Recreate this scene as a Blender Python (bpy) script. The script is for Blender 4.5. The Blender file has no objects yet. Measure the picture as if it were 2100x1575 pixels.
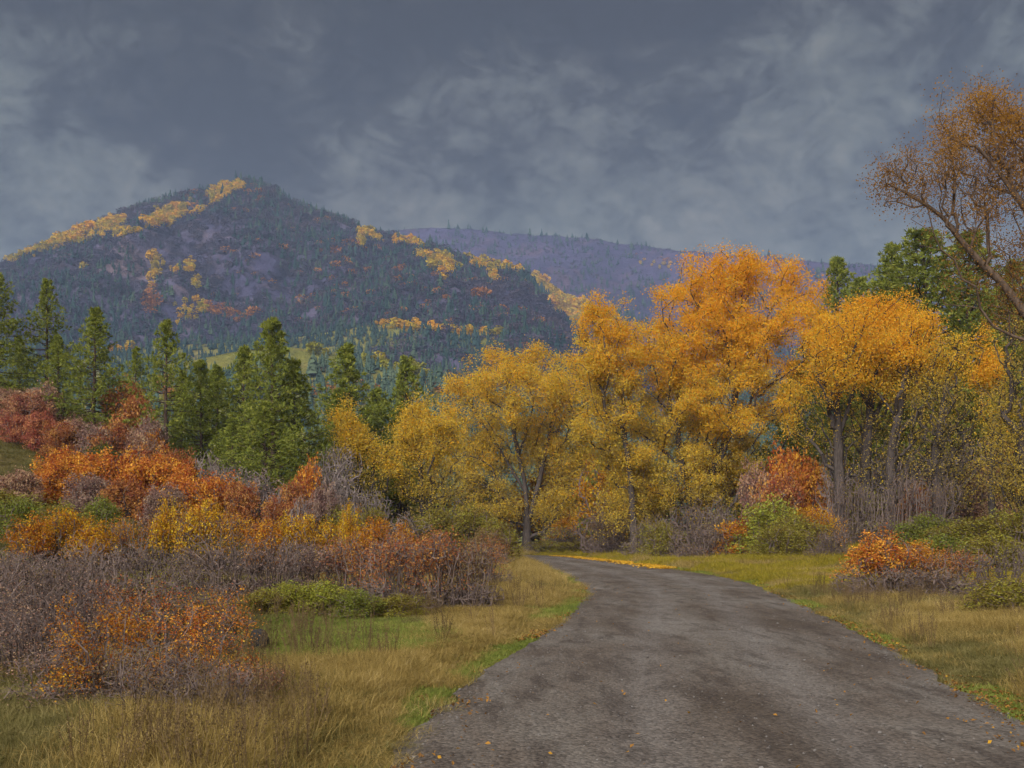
import bpy, math, random
import numpy as np

# ------------------------------------------------------------------ camera, sky, sun, exposure
SC = bpy.context.scene
COL = SC.collection
CAM_H, HOR, F = 1.65, 1110.0, 2100.0        # eye height, horizon row and focal length in photo pixels

cam = bpy.data.cameras.new('camera')
cam.sensor_width = 36.0
cam.lens = 36.0
cam.shift_y = (HOR - 787.5) / 2100.0
cam.clip_start = 0.1
cam.clip_end = 20000.0
camo = bpy.data.objects.new('camera', cam)
camo.location = (0, 0, CAM_H)
camo.rotation_euler = (math.radians(90), 0, 0)
COL.objects.link(camo)
SC.camera = camo

SUN_EL, SUN_AZ = 38.0, 205.0                # azimuth clockwise from +Y: behind the camera, a little to the left
sun = bpy.data.lights.new('sun', 'SUN')
sun.energy = 1.5
sun.angle = math.radians(58)
sun.color = (1.0, 0.95, 0.88)
suno = bpy.data.objects.new('sun', sun)
suno.rotation_euler = (math.radians(90 - SUN_EL), 0, math.radians(180 - SUN_AZ))
COL.objects.link(suno)

SC.view_settings.view_transform = 'Standard'
SC.view_settings.look = 'None'
SC.view_settings.gamma = 1.0
SC.view_settings.exposure = 2.0
SC.view_settings.use_curve_mapping = False
try:
    SC.cycles.use_denoising = True
    SC.cycles.debug_use_spatial_splits = True
    SC.cycles.use_adaptive_sampling = True
    SC.cycles.adaptive_threshold = 0.03
    SC.cycles.max_bounces = 4
    SC.cycles.diffuse_bounces = 3
    SC.cycles.glossy_bounces = 2
    SC.cycles.transmission_bounces = 2
    SC.cycles.volume_bounces = 0
    SC.cycles.sample_clamp_indirect = 4.0
except Exception:
    pass

W = bpy.data.worlds.new('World')
SC.world = W
W.use_nodes = True


class NT:
    """small helper to write node trees"""
    def __init__(self, tree):
        self.t = tree
        self.n = tree.nodes
        self.l = tree.links

    def node(self, kind, **kw):
        nd = self.n.new(kind)
        for k, v in kw.items():
            setattr(nd, k, v)
        return nd

    def link(self, a, b):
        self.l.new(a, b)

    def val(self, sock, v):
        if isinstance(v, bpy.types.NodeSocket):
            self.link(v, sock)
        else:
            sock.default_value = v

    def math(self, op, a, b=0.0, c=None, clamp=False):
        nd = self.node('ShaderNodeMath', operation=op, use_clamp=clamp)
        self.val(nd.inputs[0], a)
        self.val(nd.inputs[1], b)
        if c is not None:
            self.val(nd.inputs[2], c)
        return nd.outputs[0]

    def noise(self, vec, scale, detail=4.0, rough=0.55, dist=0.0, dims='3D'):
        nd = self.node('ShaderNodeTexNoise', noise_dimensions=dims)
        if vec is not None:
            self.link(vec, nd.inputs['Vector'])
        nd.inputs['Scale'].default_value = scale
        nd.inputs['Detail'].default_value = detail
        nd.inputs['Roughness'].default_value = rough
        nd.inputs['Distortion'].default_value = dist
        return nd.outputs[0]

    def ramp(self, fac, stops, interp='LINEAR'):
        nd = self.node('ShaderNodeValToRGB')
        cr = nd.color_ramp
        cr.interpolation = interp
        while len(cr.elements) < len(stops):
            cr.elements.new(0.5)
        for e, (p, c) in zip(cr.elements, stops):
            e.position = p
            e.color = (c[0], c[1], c[2], 1.0) if len(c) == 3 else c
        self.val(nd.inputs[0], fac)
        return nd.outputs[0]

    def mix(self, fac, a, b, blend='MIX'):
        nd = self.node('ShaderNodeMix', data_type='RGBA', blend_type=blend)
        self.val(nd.inputs[0], fac)
        for s, v in ((nd.inputs[6], a), (nd.inputs[7], b)):
            if isinstance(v, bpy.types.NodeSocket):
                self.link(v, s)
            else:
                s.default_value = (v[0], v[1], v[2], 1.0)
        return nd.outputs[2]


def g(v):
    return (v, v, v)


def build_world():
    t = NT(W.node_tree)
    t.n.clear()
    out = t.node('ShaderNodeOutputWorld')
    bg = t.node('ShaderNodeBackground')
    sky = t.node('ShaderNodeTexSky', sky_type='NISHITA')
    sky.sun_disc = False
    sky.sun_elevation = math.radians(SUN_EL)
    sky.sun_rotation = math.radians(SUN_AZ)
    sky.altitude = 2200.0
    sky.dust_density = 2.0
    blue = t.mix(1.0, sky.outputs[0], g(0.10), 'MULTIPLY')
    tc = t.node('ShaderNodeTexCoord')
    sep = t.node('ShaderNodeSeparateXYZ')
    t.link(tc.outputs['Generated'], sep.inputs[0])
    z = t.math('MAXIMUM', sep.outputs[2], 0.0)
    den = t.math('ADD', z, 0.55)
    comb = t.node('ShaderNodeCombineXYZ')
    t.link(t.math('DIVIDE', sep.outputs[0], den), comb.inputs[0])
    t.link(t.math('DIVIDE', sep.outputs[1], den), comb.inputs[1])
    p = comb.outputs[0]
    mp = t.node('ShaderNodeMapping')
    mp.inputs['Location'].default_value = (3.7, 1.2, 0.4)
    t.link(p, mp.inputs[0])
    p = mp.outputs[0]
    big = t.noise(p, 2.0, 5.0, 0.55, 0.2)
    med = t.noise(p, 8.0, 8.0, 0.66, 0.2)
    wr = t.noise(p, 12.0, 6.0, 0.6, 0.6)
    fine = t.math('ADD', t.math('MULTIPLY', t.noise(p, 36.0, 8.0, 0.72, 0.3), 0.7), t.math('MULTIPLY', t.math('ABSOLUTE', t.math('SUBTRACT', wr, 0.5)), 1.8))
    s = t.math('ADD', t.math('MULTIPLY', big, 0.40), t.math('MULTIPLY', med, 0.36))
    s = t.math('ADD', s, t.math('MULTIPLY', fine, 0.24))
    s = t.math('ADD', t.math('MULTIPLY', t.math('SUBTRACT', s, 0.5), 1.3), 0.5)
    # the cloud deck is thinner and brighter low down and heavier overhead, the same all the way round
    s = t.math('SUBTRACT', s, t.math('MULTIPLY', t.math('SUBTRACT', z, 0.29), 0.66))
    cl = t.ramp(s, [(0.34, (0.008, 0.006, 0.003)), (0.42, (0.015, 0.013, 0.009)), (0.47, (0.029, 0.029, 0.024)),
                    (0.53, (0.044, 0.045, 0.037)), (0.66, (0.078, 0.075, 0.061))])
    warm = t.noise(p, 2.1, 3.0, 0.5, 0.0)
    cl = t.mix(t.math('MULTIPLY', t.ramp(warm, [(0.46, g(0)), (0.66, g(1))]), 0.55), cl, (1.12, 0.96, 0.93), 'MULTIPLY')
    c = t.mix(0.96, blue, cl)
    t.link(c, bg.inputs[0])
    bg.inputs[1].default_value = 0.85
    t.link(bg.outputs[0], out.inputs[0])


build_world()

# ------------------------------------------------------------------ helpers
rng = np.random.default_rng(7)


def PX(px, Y):
    return (px - 1050.0) / F * Y


def PZ(py, Y):
    return CAM_H + (HOR - py) / F * Y


def sstep(a, b, x):
    t = np.clip((np.asarray(x, float) - a) / (b - a), 0, 1)
    return t * t * (3 - 2 * t)


def hash2(i, j, seed):
    h = (i.astype(np.int64) * 374761393 + j.astype(np.int64) * 668265263 + seed * 974711) & 0x7fffffff
    h = ((h ^ (h >> 13)) * 1274126177) & 0x7fffffff
    return ((h ^ (h >> 16)) & 0xffff) / 65535.0


def vnoise(x, y, seed=0):
    x = np.asarray(x, float)
    y = np.asarray(y, float)
    i = np.floor(x)
    j = np.floor(y)
    u = x - i
    v = y - j
    u = u * u * (3 - 2 * u)
    v = v * v * (3 - 2 * v)
    a = hash2(i, j, seed)
    b = hash2(i + 1, j, seed)
    c = hash2(i, j + 1, seed)
    d = hash2(i + 1, j + 1, seed)
    return (a * (1 - u) + b * u) * (1 - v) + (c * (1 - u) + d * u) * v


def fbm(x, y, seed=0, oct=4, gain=0.5):
    s = 0.0
    amp = 1.0
    tot = 0.0
    for o in range(oct):
        s = s + amp * vnoise(np.asarray(x) * 2 ** o + 17.3 * o, np.asarray(y) * 2 ** o - 9.1 * o, seed + o)
        tot += amp
        amp *= gain
    return s / tot


def tag(o, label=None, cat=None, group=None, kind=None):
    if label:
        o['label'] = label
    if cat:
        o['category'] = cat
    if group:
        o['group'] = group
    if kind:
        o['kind'] = kind
    return o


def link(o, parent=None):
    COL.objects.link(o)
    if parent is not None:
        o.parent = parent
    return o


def mesh_np(name, V, faces, mat, attrs=None, smooth=False):
    """faces: list of (M,k) int arrays"""
    me = bpy.data.meshes.new(name)
    V = np.asarray(V, np.float32)
    me.vertices.add(len(V))
    me.vertices.foreach_set('co', V.ravel())
    faces = [np.asarray(f, np.int32) for f in faces if len(f)]
    nl = sum(f.size for f in faces)
    nf = sum(len(f) for f in faces)
    me.loops.add(nl)
    me.polygons.add(nf)
    me.loops.foreach_set('vertex_index', np.concatenate([f.ravel() for f in faces]))
    starts = []
    p = 0
    for f in faces:
        k = f.shape[1]
        starts.append(np.arange(len(f)) * k + p)
        p += f.size
    me.polygons.foreach_set('loop_start', np.concatenate(starts).astype(np.int32))
    for an, av in (attrs or {}).items():
        at = me.attributes.new(an, 'FLOAT', 'POINT')
        at.data.foreach_set('value', np.asarray(av, np.float32))
    me.update(calc_edges=True)
    me.validate()
    me.polygons.foreach_set('use_smooth', np.full(nf, bool(smooth)))
    if mat is not None:
        me.materials.append(mat)
    return me


def obj(name, me, parent=None, loc=None):
    o = bpy.data.objects.new(name, me)
    link(o, parent)
    if loc is not None:
        o.location = loc
    return o


def empty(name, loc):
    o = bpy.data.objects.new(name, None)
    o.empty_display_size = 0.3
    o.location = loc
    return link(o)


def unit(v):
    return v / np.maximum(np.linalg.norm(v, axis=-1, keepdims=True), 1e-9)


def tubes(A, B, ra, rb, k):
    """open frusta from A to B; returns V, F(quads)"""
    n = len(A)
    d = unit(B - A)
    ref = np.where(np.abs(d[:, 2:3]) < 0.9, np.array([[0, 0, 1.0]]), np.array([[1.0, 0, 0]]))
    u = unit(np.cross(d, ref))
    w = np.cross(d, u)
    a = np.arange(k) * 2 * np.pi / k
    ring = u[:, None, :] * np.cos(a)[None, :, None] + w[:, None, :] * np.sin(a)[None, :, None]
    Va = A[:, None, :] + ring * ra[:, None, None]
    Vb = B[:, None, :] + ring * rb[:, None, None]
    V = np.concatenate([Va, Vb], 1).reshape(-1, 3)
    base = (np.arange(n) * 2 * k)[:, None]
    i = np.arange(k)[None, :]
    j = (np.arange(k)[None, :] + 1) % k
    Fq = np.stack([base + i, base + j, base + k + j, base + k + i], -1).reshape(-1, 4)
    return V, Fq


def leaf_quads(C, size, r, up=0.25, aspect=0.75):
    """diamond leaves at centres C with random lie; returns V, F"""
    n = len(C)
    nrm = unit(r.normal(size=(n, 3)) + np.array([0, 0, up]))
    t = unit(np.cross(nrm, r.normal(size=(n, 3))))
    b = np.cross(nrm, t)
    s = np.asarray(size)[:, None] * 0.5
    V = np.stack([C - t * s, C + b * s * aspect + nrm * s * 0.25, C + t * s, C - b * s * aspect + nrm * s * 0.25], 1).reshape(-1, 3)
    Fq = np.arange(n * 4).reshape(-1, 4)
    return V, Fq


# ------------------------------------------------------------------ materials
def new_mat(name):
    m = bpy.data.materials.new(name)
    m.use_nodes = True
    t = NT(m.node_tree)
    t.n.clear()
    return m, t


def leaf_out(t, color, trans=0.35, rough=0.6):
    out = t.node('ShaderNodeOutputMaterial')
    d = t.node('ShaderNodeBsdfDiffuse')
    tr = t.node('ShaderNodeBsdfTranslucent')
    t.link(color, d.inputs['Color'])
    t.link(color, tr.inputs['Color'])
    mx = t.node('ShaderNodeMixShader')
    mx.inputs[0].default_value = trans
    t.link(d.outputs[0], mx.inputs[1])
    t.link(tr.outputs[0], mx.inputs[2])
    t.link(mx.outputs[0], out.inputs[0])


def attr(t, name):
    a = t.node('ShaderNodeAttribute', attribute_name=name)
    return a.outputs['Fac']


def mat_leaf_ramp(name, stops, trans=0.45):
    m, t = new_mat(name)
    leaf_out(t, t.ramp(attr(t, 'tint'), stops), trans)
    return m


def mat_leaf_object(name, trans=0.3):
    """leaf colour is the plant's own colour, varied leaf by leaf"""
    m, t = new_mat(name)
    oi = t.node('ShaderNodeObjectInfo')
    tint = attr(t, 'tint')
    hs = t.node('ShaderNodeHueSaturation')
    t.link(t.math('ADD', t.math('MULTIPLY', tint, 0.07), 0.465), hs.inputs['Hue'])
    t.link(t.math('ADD', t.math('MULTIPLY', tint, 0.9), 0.5), hs.inputs['Value'])
    t.link(oi.outputs['Color'], hs.inputs['Color'])
    leaf_out(t, hs.outputs[0], trans)
    return m


def mat_bark(name, a, b, scale=3.0):
    m, t = new_mat(name)
    out = t.node('ShaderNodeOutputMaterial')
    d = t.node('ShaderNodeBsdfPrincipled')
    d.inputs['Roughness'].default_value = 0.9
    d.inputs['Specular IOR Level'].default_value = 0.15
    tc = t.node('ShaderNodeTexCoord')
    mp = t.node('ShaderNodeMapping')
    mp.inputs['Scale'].default_value = (1, 1, 0.2)
    t.link(tc.outputs['Object'], mp.inputs[0])
    n = t.noise(mp.outputs[0], scale * 3, 6, 0.65)
    t.link(t.mix(t.ramp(n, [(0.35, g(0)), (0.65, g(1))]), a, b), d.inputs['Base Color'])
    bp = t.node('ShaderNodeBump')
    bp.inputs['Strength'].default_value = 0.6
    bp.inputs['Distance'].default_value = 0.05
    t.link(n, bp.inputs['Height'])
    t.link(bp.outputs[0], d.inputs['Normal'])
    t.link(d.outputs[0], out.inputs[0])
    return m


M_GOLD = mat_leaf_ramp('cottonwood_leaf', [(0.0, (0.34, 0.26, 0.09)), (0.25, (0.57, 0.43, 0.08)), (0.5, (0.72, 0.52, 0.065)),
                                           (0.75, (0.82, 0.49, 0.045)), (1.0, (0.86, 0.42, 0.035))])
M_RUST = mat_leaf_ramp('rusty_leaf', [(0.0, (0.18, 0.10, 0.045)), (0.5, (0.34, 0.175, 0.045)), (1.0, (0.52, 0.28, 0.045))])
M_NEEDLE = mat_leaf_ramp('pine_needle', [(0.0, (0.11, 0.135, 0.03)), (0.5, (0.23, 0.265, 0.05)), (1.0, (0.37, 0.37, 0.075))], 0.25)
M_SHRUB = mat_leaf_object('shrub_leaf')
M_BARK = mat_bark('cottonwood_bark', (0.042, 0.033, 0.030), (0.115, 0.092, 0.080))
M_WARM = mat_bark('warm_bark', (0.075, 0.05, 0.036), (0.17, 0.12, 0.088))
M_PBARK = mat_bark('pine_bark', (0.05, 0.035, 0.028), (0.13, 0.085, 0.062))
M_TWIG = mat_bark('twig_bark', (0.095, 0.070, 0.064), (0.20, 0.150, 0.135), 1.2)
M_GTWIG = mat_bark('grey_twig_bark', (0.14, 0.11, 0.105), (0.25, 0.205, 0.195), 1.2)

# ------------------------------------------------------------------ ground, road
RL = np.array([(-30, -3.6), (0, -1.35), (7.45, -0.89), (11.95, -0.51), (17.3, 0.41), (26.7, 1.78), (34.7, 2.48), (43.3, 2.55),
               (63, 2.1), (80, 1.3), (95, -0.6), (103, -4), (109, -10), (113, -20), (116, -40)])
RR = np.array([(-30, 1.9), (0, 3.9), (7.45, 4.4), (12.4, 5.2), (16.5, 5.9), (26.7, 7.5), (38.5, 9.1), (48, 9.7), (57.75, 9.7), (72, 9.3),
               (86.6, 8.25), (105, 6.6), (118, 3.4), (124, -4), (127, -18), (129, -40)])


def smooth_poly(P, n):
    """resample a polyline by arc length with Catmull-Rom smoothing"""
    P = np.asarray(P, float)
    Q = np.vstack([2 * P[0] - P[1], P, 2 * P[-1] - P[-2]])
    out = []
    for i in range(1, len(Q) - 2):
        for tt in np.linspace(0, 1, 24, endpoint=False):
            a, b, c, d = Q[i - 1], Q[i], Q[i + 1], Q[i + 2]
            out.append(0.5 * ((2 * b) + (-a + c) * tt + (2 * a - 5 * b + 4 * c - d) * tt ** 2 + (-a + 3 * b - 3 * c + d) * tt ** 3))
    out.append(P[-1])
    out = np.array(out)
    s = np.concatenate([[0], np.cumsum(np.linalg.norm(np.diff(out, axis=0), axis=1))])
    q = np.linspace(0, s[-1], n)
    return np.stack([np.interp(q, s, out[:, k]) for k in range(out.shape[1])], 1)


LP = smooth_poly(RL, 400)
RP = smooth_poly(RR, 400)
_lo = np.argsort(LP[:, 0])
_ro = np.argsort(RP[:, 0])


def road_l(Y):
    return np.interp(Y, LP[_lo, 0], LP[_lo, 1])


def road_r(Y):
    return np.where(np.asarray(Y) > 129, -999, np.interp(Y, RP[_ro, 0], RP[_ro, 1]))


def road_dist(X, Y):
    """metres outside the road (negative on it), measured across"""
    X = np.asarray(X, float)
    return np.maximum(road_l(Y) - X, X - road_r(Y))


HY = [-50, 28, 38, 50, 66, 78, 92, 110, 140, 220, 9000]
HS = [0, 0, .15, .50, .72, 1.05, 1.30, 1.40, 1.2, 0.1, 0]


def ground_h(X, Y):
    X = np.asarray(X, float)
    Y = np.asarray(Y, float)
    s = np.log1p(np.exp(np.clip((-X - 8.5) / 3.0, -30, 30))) * 3.0
    s = 45 * np.tanh(0.3 * s / 45)
    h = s * np.interp(Y, HY, HS)
    s2 = np.log1p(np.exp(np.clip((X - 16) / 4.0, -30, 30))) * 4.0
    h = h + 20 * np.tanh(0.10 * s2 / 20) * sstep(20, 70, Y) * (1 - sstep(160, 260, Y))
    d = road_dist(X, Y)
    amp = sstep(0.5, 6, d)
    h = h + amp * ((fbm(X * 0.35, Y * 0.35, 3, 3) - 0.5) * 0.45 + (fbm(X * 0.06, Y * 0.06, 9, 2) - 0.5) * 0.8)
    h = h - 0.035 * (1 - sstep(0.55, 1.1, d))
    return h


def axis(lo, hi, fine_lo, fine_hi, step):
    f = np.arange(fine_lo, fine_hi + 1e-6, step)
    a = [fine_hi]
    s = step
    while a[-1] < hi:
        s *= 1.22
        a.append(a[-1] + s)
    b = [fine_lo]
    s = step
    while b[-1] > lo:
        s *= 1.22
        b.append(b[-1] - s)
    return np.concatenate([b[::-1][:-1], f, a[1:]])


def grid_faces(nx, ny):
    i = np.arange(nx - 1)[None, :] + np.arange(ny - 1)[:, None] * nx
    i = i.ravel()
    return np.stack([i, i + 1, i + nx + 1, i + nx], 1)


def mat_ground():
    m, t = new_mat('meadow_soil')
    out = t.node('ShaderNodeOutputMaterial')
    d = t.node('ShaderNodeBsdfPrincipled')
    d.inputs['Roughness'].default_value = 0.95
    d.inputs['Specular IOR Level'].default_value = 0.1
    ge = t.node('ShaderNodeNewGeometry')
    p = ge.outputs['Position']
    a = t.noise(p, 0.16, 4, 0.6)
    b = t.noise(p, 3.0, 6, 0.7)
    c = t.ramp(a, [(0.35, (0.16, 0.115, 0.045)), (0.5, (0.15, 0.125, 0.04)), (0.62, (0.10, 0.115, 0.032))])
    c = t.mix(t.ramp(b, [(0.35, g(0.55)), (0.65, g(0))]), c, (0.07, 0.052, 0.03))
    t.link(c, d.inputs['Base Color'])
    bp = t.node('ShaderNodeBump')
    bp.inputs['Strength'].default_value = 0.8
    bp.inputs['Distance'].default_value = 0.08
    t.link(b, bp.inputs['Height'])
    t.link(bp.outputs[0], d.inputs['Normal'])
    t.link(d.outputs[0], out.inputs[0])
    return m


xs = axis(-4600, 4600, -70, 50, 0.7)
ys = axis(-400, 5200, -6, 150, 0.9)
XX, YY = np.meshgrid(xs, ys)
ZZ = ground_h(XX, YY)
me = mesh_np('ground', np.stack([XX, YY, ZZ], -1).reshape(-1, 3), [grid_faces(len(xs), len(ys))], mat_ground(), smooth=True)
tag(obj('ground', me), 'rolling meadow ground rising to a hillside beside the gravel road', 'ground', kind='structure')


def mat_road():
    m, t = new_mat('gravel')
    out = t.node('ShaderNodeOutputMaterial')
    d = t.node('ShaderNodeBsdfPrincipled')
    d.inputs['Roughness'].default_value = 0.85
    d.inputs['Specular IOR Level'].default_value = 0.25
    ge = t.node('ShaderNodeNewGeometry')
    p = ge.outputs['Position']
    mp = t.node('ShaderNodeMapping')
    mp.inputs['Scale'].default_value = (1.0, 0.28, 1.0)
    mp.inputs['Rotation'].default_value = (0, 0, math.radians(8))
    t.link(p, mp.inputs[0])
    big = t.noise(mp.outputs[0], 0.55, 6, 0.64, 0.5)
    med = t.noise(mp.outputs[0], 2.6, 7, 0.70, 0.4)
    c = t.ramp(big, [(0.36, (0.082, 0.063, 0.049)), (0.47, (0.120, 0.097, 0.080)), (0.55, (0.138, 0.118, 0.101)), (0.66, (0.180, 0.160, 0.142))])
    c = t.mix(t.ramp(med, [(0.38, g(0.75)), (0.52, g(0))]), c, (0.060, 0.046, 0.038))
    # wheel tracks: paler, more packed stone along the two ruts (attribute across the road)
    u = attr(t, 'across')
    w1 = t.math('ABSOLUTE', t.math('SUBTRACT', t.math('ABSOLUTE', t.math('SUBTRACT', u, 0.5)), 0.15))
    tr = t.math('MULTIPLY', t.ramp(w1, [(0.0, g(1)), (0.10, g(0))]), t.ramp(med, [(0.3, g(0.2)), (0.6, g(0.7))]))
    c = t.mix(t.math('MULTIPLY', tr, 0.7), c, (0.195, 0.178, 0.168))
    vo = t.node('ShaderNodeTexVoronoi')
    t.link(p, vo.inputs['Vector'])
    vo.inputs['Scale'].default_value = 34.0
    hs = t.node('ShaderNodeHueSaturation')
    sepc = t.node('ShaderNodeSeparateColor')
    t.link(vo.outputs['Color'], sepc.inputs[0])
    t.link(t.math('ADD', t.math('MULTIPLY', sepc.outputs[0], 0.8), 0.6), hs.inputs['Value'])
    t.link(c, hs.inputs['Color'])
    t.link(hs.outputs[0], d.inputs['Base Color'])
    bp = t.node('ShaderNodeBump')
    bp.inputs['Strength'].default_value = 0.7
    bp.inputs['Distance'].default_value = 0.03
    hgt = t.math('ADD', t.math('MULTIPLY', vo.outputs['Distance'], -0.5), t.math('MULTIPLY', med, 1.2))
    t.link(hgt, bp.inputs['Height'])
    t.link(bp.outputs[0], d.inputs['Normal'])
    t.link(d.outputs[0], out.inputs[0])
    return m


def build_road():
    n, k = 900, 27
    L = smooth_poly(RL, n)
    R = smooth_poly(RR, n)
    u = np.linspace(0, 1, k)
    s = np.arange(n) * 0.2
    wl = (fbm(s * 0.9, s * 0 + 1.5, 21, 4) - 0.5) * 0.5
    wr = (fbm(s * 0.9, s * 0 + 7.5, 22, 4) - 0.5) * 0.5
    X = L[:, 1:2] * (1 - u) + R[:, 1:2] * u
    Y = L[:, 0:1] * (1 - u) + R[:, 0:1] * u
    X = X + wl[:, None] * (1 - u) ** 6 + wr[:, None] * u ** 6
    rut = np.exp(-((np.abs(u - 0.5) - 0.15) / 0.055) ** 2)
    z = 0.012 + 0.05 * (1 - (2 * u - 1) ** 2)[None, :] - 0.022 * rut[None, :] + (fbm(X * 0.9, Y * 0.9, 31, 3) - 0.5) * 0.022
    V = np.stack([X, Y, z + 0 * X], -1).reshape(-1, 3)
    me = mesh_np('road', V, [grid_faces(k, n)], mat_road(), {'across': np.tile(u, n)}, smooth=True)
    tag(obj('road', me), 'grey brown gravel road curving away to the left', 'road', kind='structure')


build_road()


# ------------------------------------------------------------------ scattering for masses nobody could count
SRC = bpy.data.collections  # source collections live outside the scene


def scatter(name, pts, rot, scl, idx, sources, label, cat):
    """one object; geometry nodes put one of the source meshes on each point"""
    me = bpy.data.meshes.new(name)
    me.vertices.add(len(pts))
    me.vertices.foreach_set('co', np.asarray(pts, np.float32).ravel())
    for an, ty, v in (('rot', 'FLOAT_VECTOR', rot), ('scl', 'FLOAT_VECTOR', scl), ('idx', 'INT', idx)):
        at = me.attributes.new(an, ty, 'POINT')
        if ty == 'INT':
            at.data.foreach_set('value', np.asarray(v, np.int32))
        else:
            at.data.foreach_set('vector', np.asarray(v, np.float32).ravel())
    me.update()
    o = obj(name, me)
    col = bpy.data.collections.new(name + '_source')
    for i, sm in enumerate(sources):
        so = bpy.data.objects.new('%s_source_%02d' % (name, i), sm)
        col.objects.link(so)
    ng = bpy.data.node_groups.new(name + '_nodes', 'GeometryNodeTree')
    ng.interface.new_socket('Geometry', in_out='INPUT', socket_type='NodeSocketGeometry')
    ng.interface.new_socket('Geometry', in_out='OUTPUT', socket_type='NodeSocketGeometry')
    t = NT(ng)
    gi = t.node('NodeGroupInput')
    go = t.node('NodeGroupOutput')
    ci = t.node('GeometryNodeCollectionInfo')
    ci.inputs['Collection'].default_value = col
    ci.inputs['Separate Children'].default_value = True
    ci.inputs['Reset Children'].default_value = True
    ip = t.node('GeometryNodeInstanceOnPoints')
    ip.inputs['Pick Instance'].default_value = True

    def named(an, ty):
        nd = t.node('GeometryNodeInputNamedAttribute', data_type=ty)
        nd.inputs['Name'].default_value = an
        return nd.outputs[0]
    t.link(gi.outputs[0], ip.inputs['Points'])
    t.link(ci.outputs[0], ip.inputs['Instance'])
    t.link(named('idx', 'INT'), ip.inputs['Instance Index'])
    t.link(named('rot', 'FLOAT_VECTOR'), ip.inputs['Rotation'])
    t.link(named('scl', 'FLOAT_VECTOR'), ip.inputs['Scale'])
    t.link(ip.outputs[0], go.inputs[0])
    md = o.modifiers.new('scatter', 'NODES')
    md.node_group = ng
    tag(o, label, cat, kind='stuff')
    return o


def zrot(n, r, tilt=0.0):
    return np.stack([r.normal(size=n) * tilt, r.normal(size=n) * tilt, r.uniform(0, 6.283, n)], 1)


# ------------------------------------------------------------------ mountains and far woods
def mat_mountain(name, scrub, rock, warm, scale):
    m, t = new_mat(name)
    out = t.node('ShaderNodeOutputMaterial')
    d = t.node('ShaderNodeBsdfPrincipled')
    d.inputs['Roughness'].default_value = 1.0
    d.inputs['Specular IOR Level'].default_value = 0.0
    ge = t.node('ShaderNodeNewGeometry')
    p = ge.outputs['Position']
    a = t.noise(p, 0.006 * scale, 7, 0.65, 0.5)
    b = t.noise(p, 0.05 * scale, 6, 0.7)
    c2 = t.noise(p, 0.012 * scale, 5, 0.6, 1.0)
    c = t.mix(t.ramp(a, [(0.42, g(0)), (0.6, g(1))]), scrub, rock)
    c = t.mix(t.math('MULTIPLY', t.ramp(c2, [(0.54, g(0)), (0.68, g(1))]), 0.4), c, warm)
    hs = t.node('ShaderNodeHueSaturation')
    t.link(t.math('ADD', t.math('MULTIPLY', b, 1.4), 0.3), hs.inputs['Value'])
    t.link(c, hs.inputs['Color'])
    t.link(hs.outputs[0], d.inputs['Base Color'])
    bp = t.node('ShaderNodeBump')
    bp.inputs['Strength'].default_value = 0.9
    bp.inputs['Distance'].default_value = 12.0
    t.link(b, bp.inputs['Height'])
    t.link(bp.outputs[0], d.inputs['Normal'])
    t.link(d.outputs[0], out.inputs[0])
    return m


class Ridge:
    """a mountain face: a ridge line falling towards the camera and away behind, cut by gullies"""
    def __init__(self, pts, depth, back, power, gully, gscale, seed, shear=0.25):
        P = np.array([(PX(px, Y), Y, PZ(py, Y)) for px, py, Y in pts])
        self.P = smooth_poly(P, 700)
        o = np.argsort(self.P[:, 0])
        self.P = self.P[o]
        self.depth, self.back, self.power, self.gully, self.gs, self.seed, self.shear = depth, back, power, gully, gscale, seed, shear
        self.bumps = []
        self.rough = 0.06

    def at(self, X, t):
        """t in 0..1 down the front, negative down the back"""
        X = np.asarray(X, float)
        t = np.asarray(t, float)
        Yr = np.interp(X, self.P[:, 0], self.P[:, 1])
        Zr = np.interp(X, self.P[:, 0], self.P[:, 2])
        Y = np.where(t >= 0, Yr - t * self.depth, Yr - t * self.back)
        a = np.abs(t)
        z = Zr * (1 - a) ** self.power
        sx = X * self.gs + t * self.shear * self.gs * self.depth
        n = 1 - np.abs(2 * fbm(sx, t * 1.6, self.seed, 5, 0.55) - 1)
        n2 = fbm(X * self.gs * 5, Y * self.gs * 5, self.seed + 40, 4, 0.6) - 0.5
        amp = np.sin(np.pi * np.clip(a, 0, 1)) ** 0.8
        z = z + self.gully * amp * (n - 0.72) * (Zr / max(self.P[:, 2].max(), 1)) + self.gully * 0.35 * n2 * (amp * 0.8 + self.rough)
        for (bx, by, rx, rt, h) in self.bumps:
            q = ((X - bx) / rx) ** 2 + ((t - by) / rt) ** 2
            z = z + h * np.clip(1 - q, 0, 1) ** 0.6
        return np.stack([X + 0 * t, Y, z], -1)

    def build(self, name, mat, label, nx=420, nt=110, kind='structure'):
        xs = np.linspace(self.P[0, 0], self.P[-1, 0], nx)
        ts = np.concatenate([np.linspace(-1, 0, 16)[:-1], np.linspace(0, 1, nt)])
        Xg, Tg = np.meshgrid(xs, ts)
        V = self.at(Xg, Tg).reshape(-1, 3)
        V[:, 2] = np.where(np.abs(Tg.ravel()) > 0.995, np.minimum(V[:, 2], -6), V[:, 2])
        me = mesh_np(name, V, [grid_faces(nx, len(ts))[:, ::-1]], mat, smooth=True)
        tag(obj(name, me), label, 'mountain' if 'mountain' in name else 'hill', kind=kind)

    def sample(self, n, r, tmax=1.0, tmin=0.0):
        X = r.uniform(self.P[0, 0], self.P[-1, 0], n)
        t = r.uniform(tmin, tmax, n)
        return self.at(X, t), X, t


def to_px(V):
    return 1050 + V[:, 0] / V[:, 1] * F, HOR - (V[:, 2] - CAM_H) / V[:, 1] * F


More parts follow.
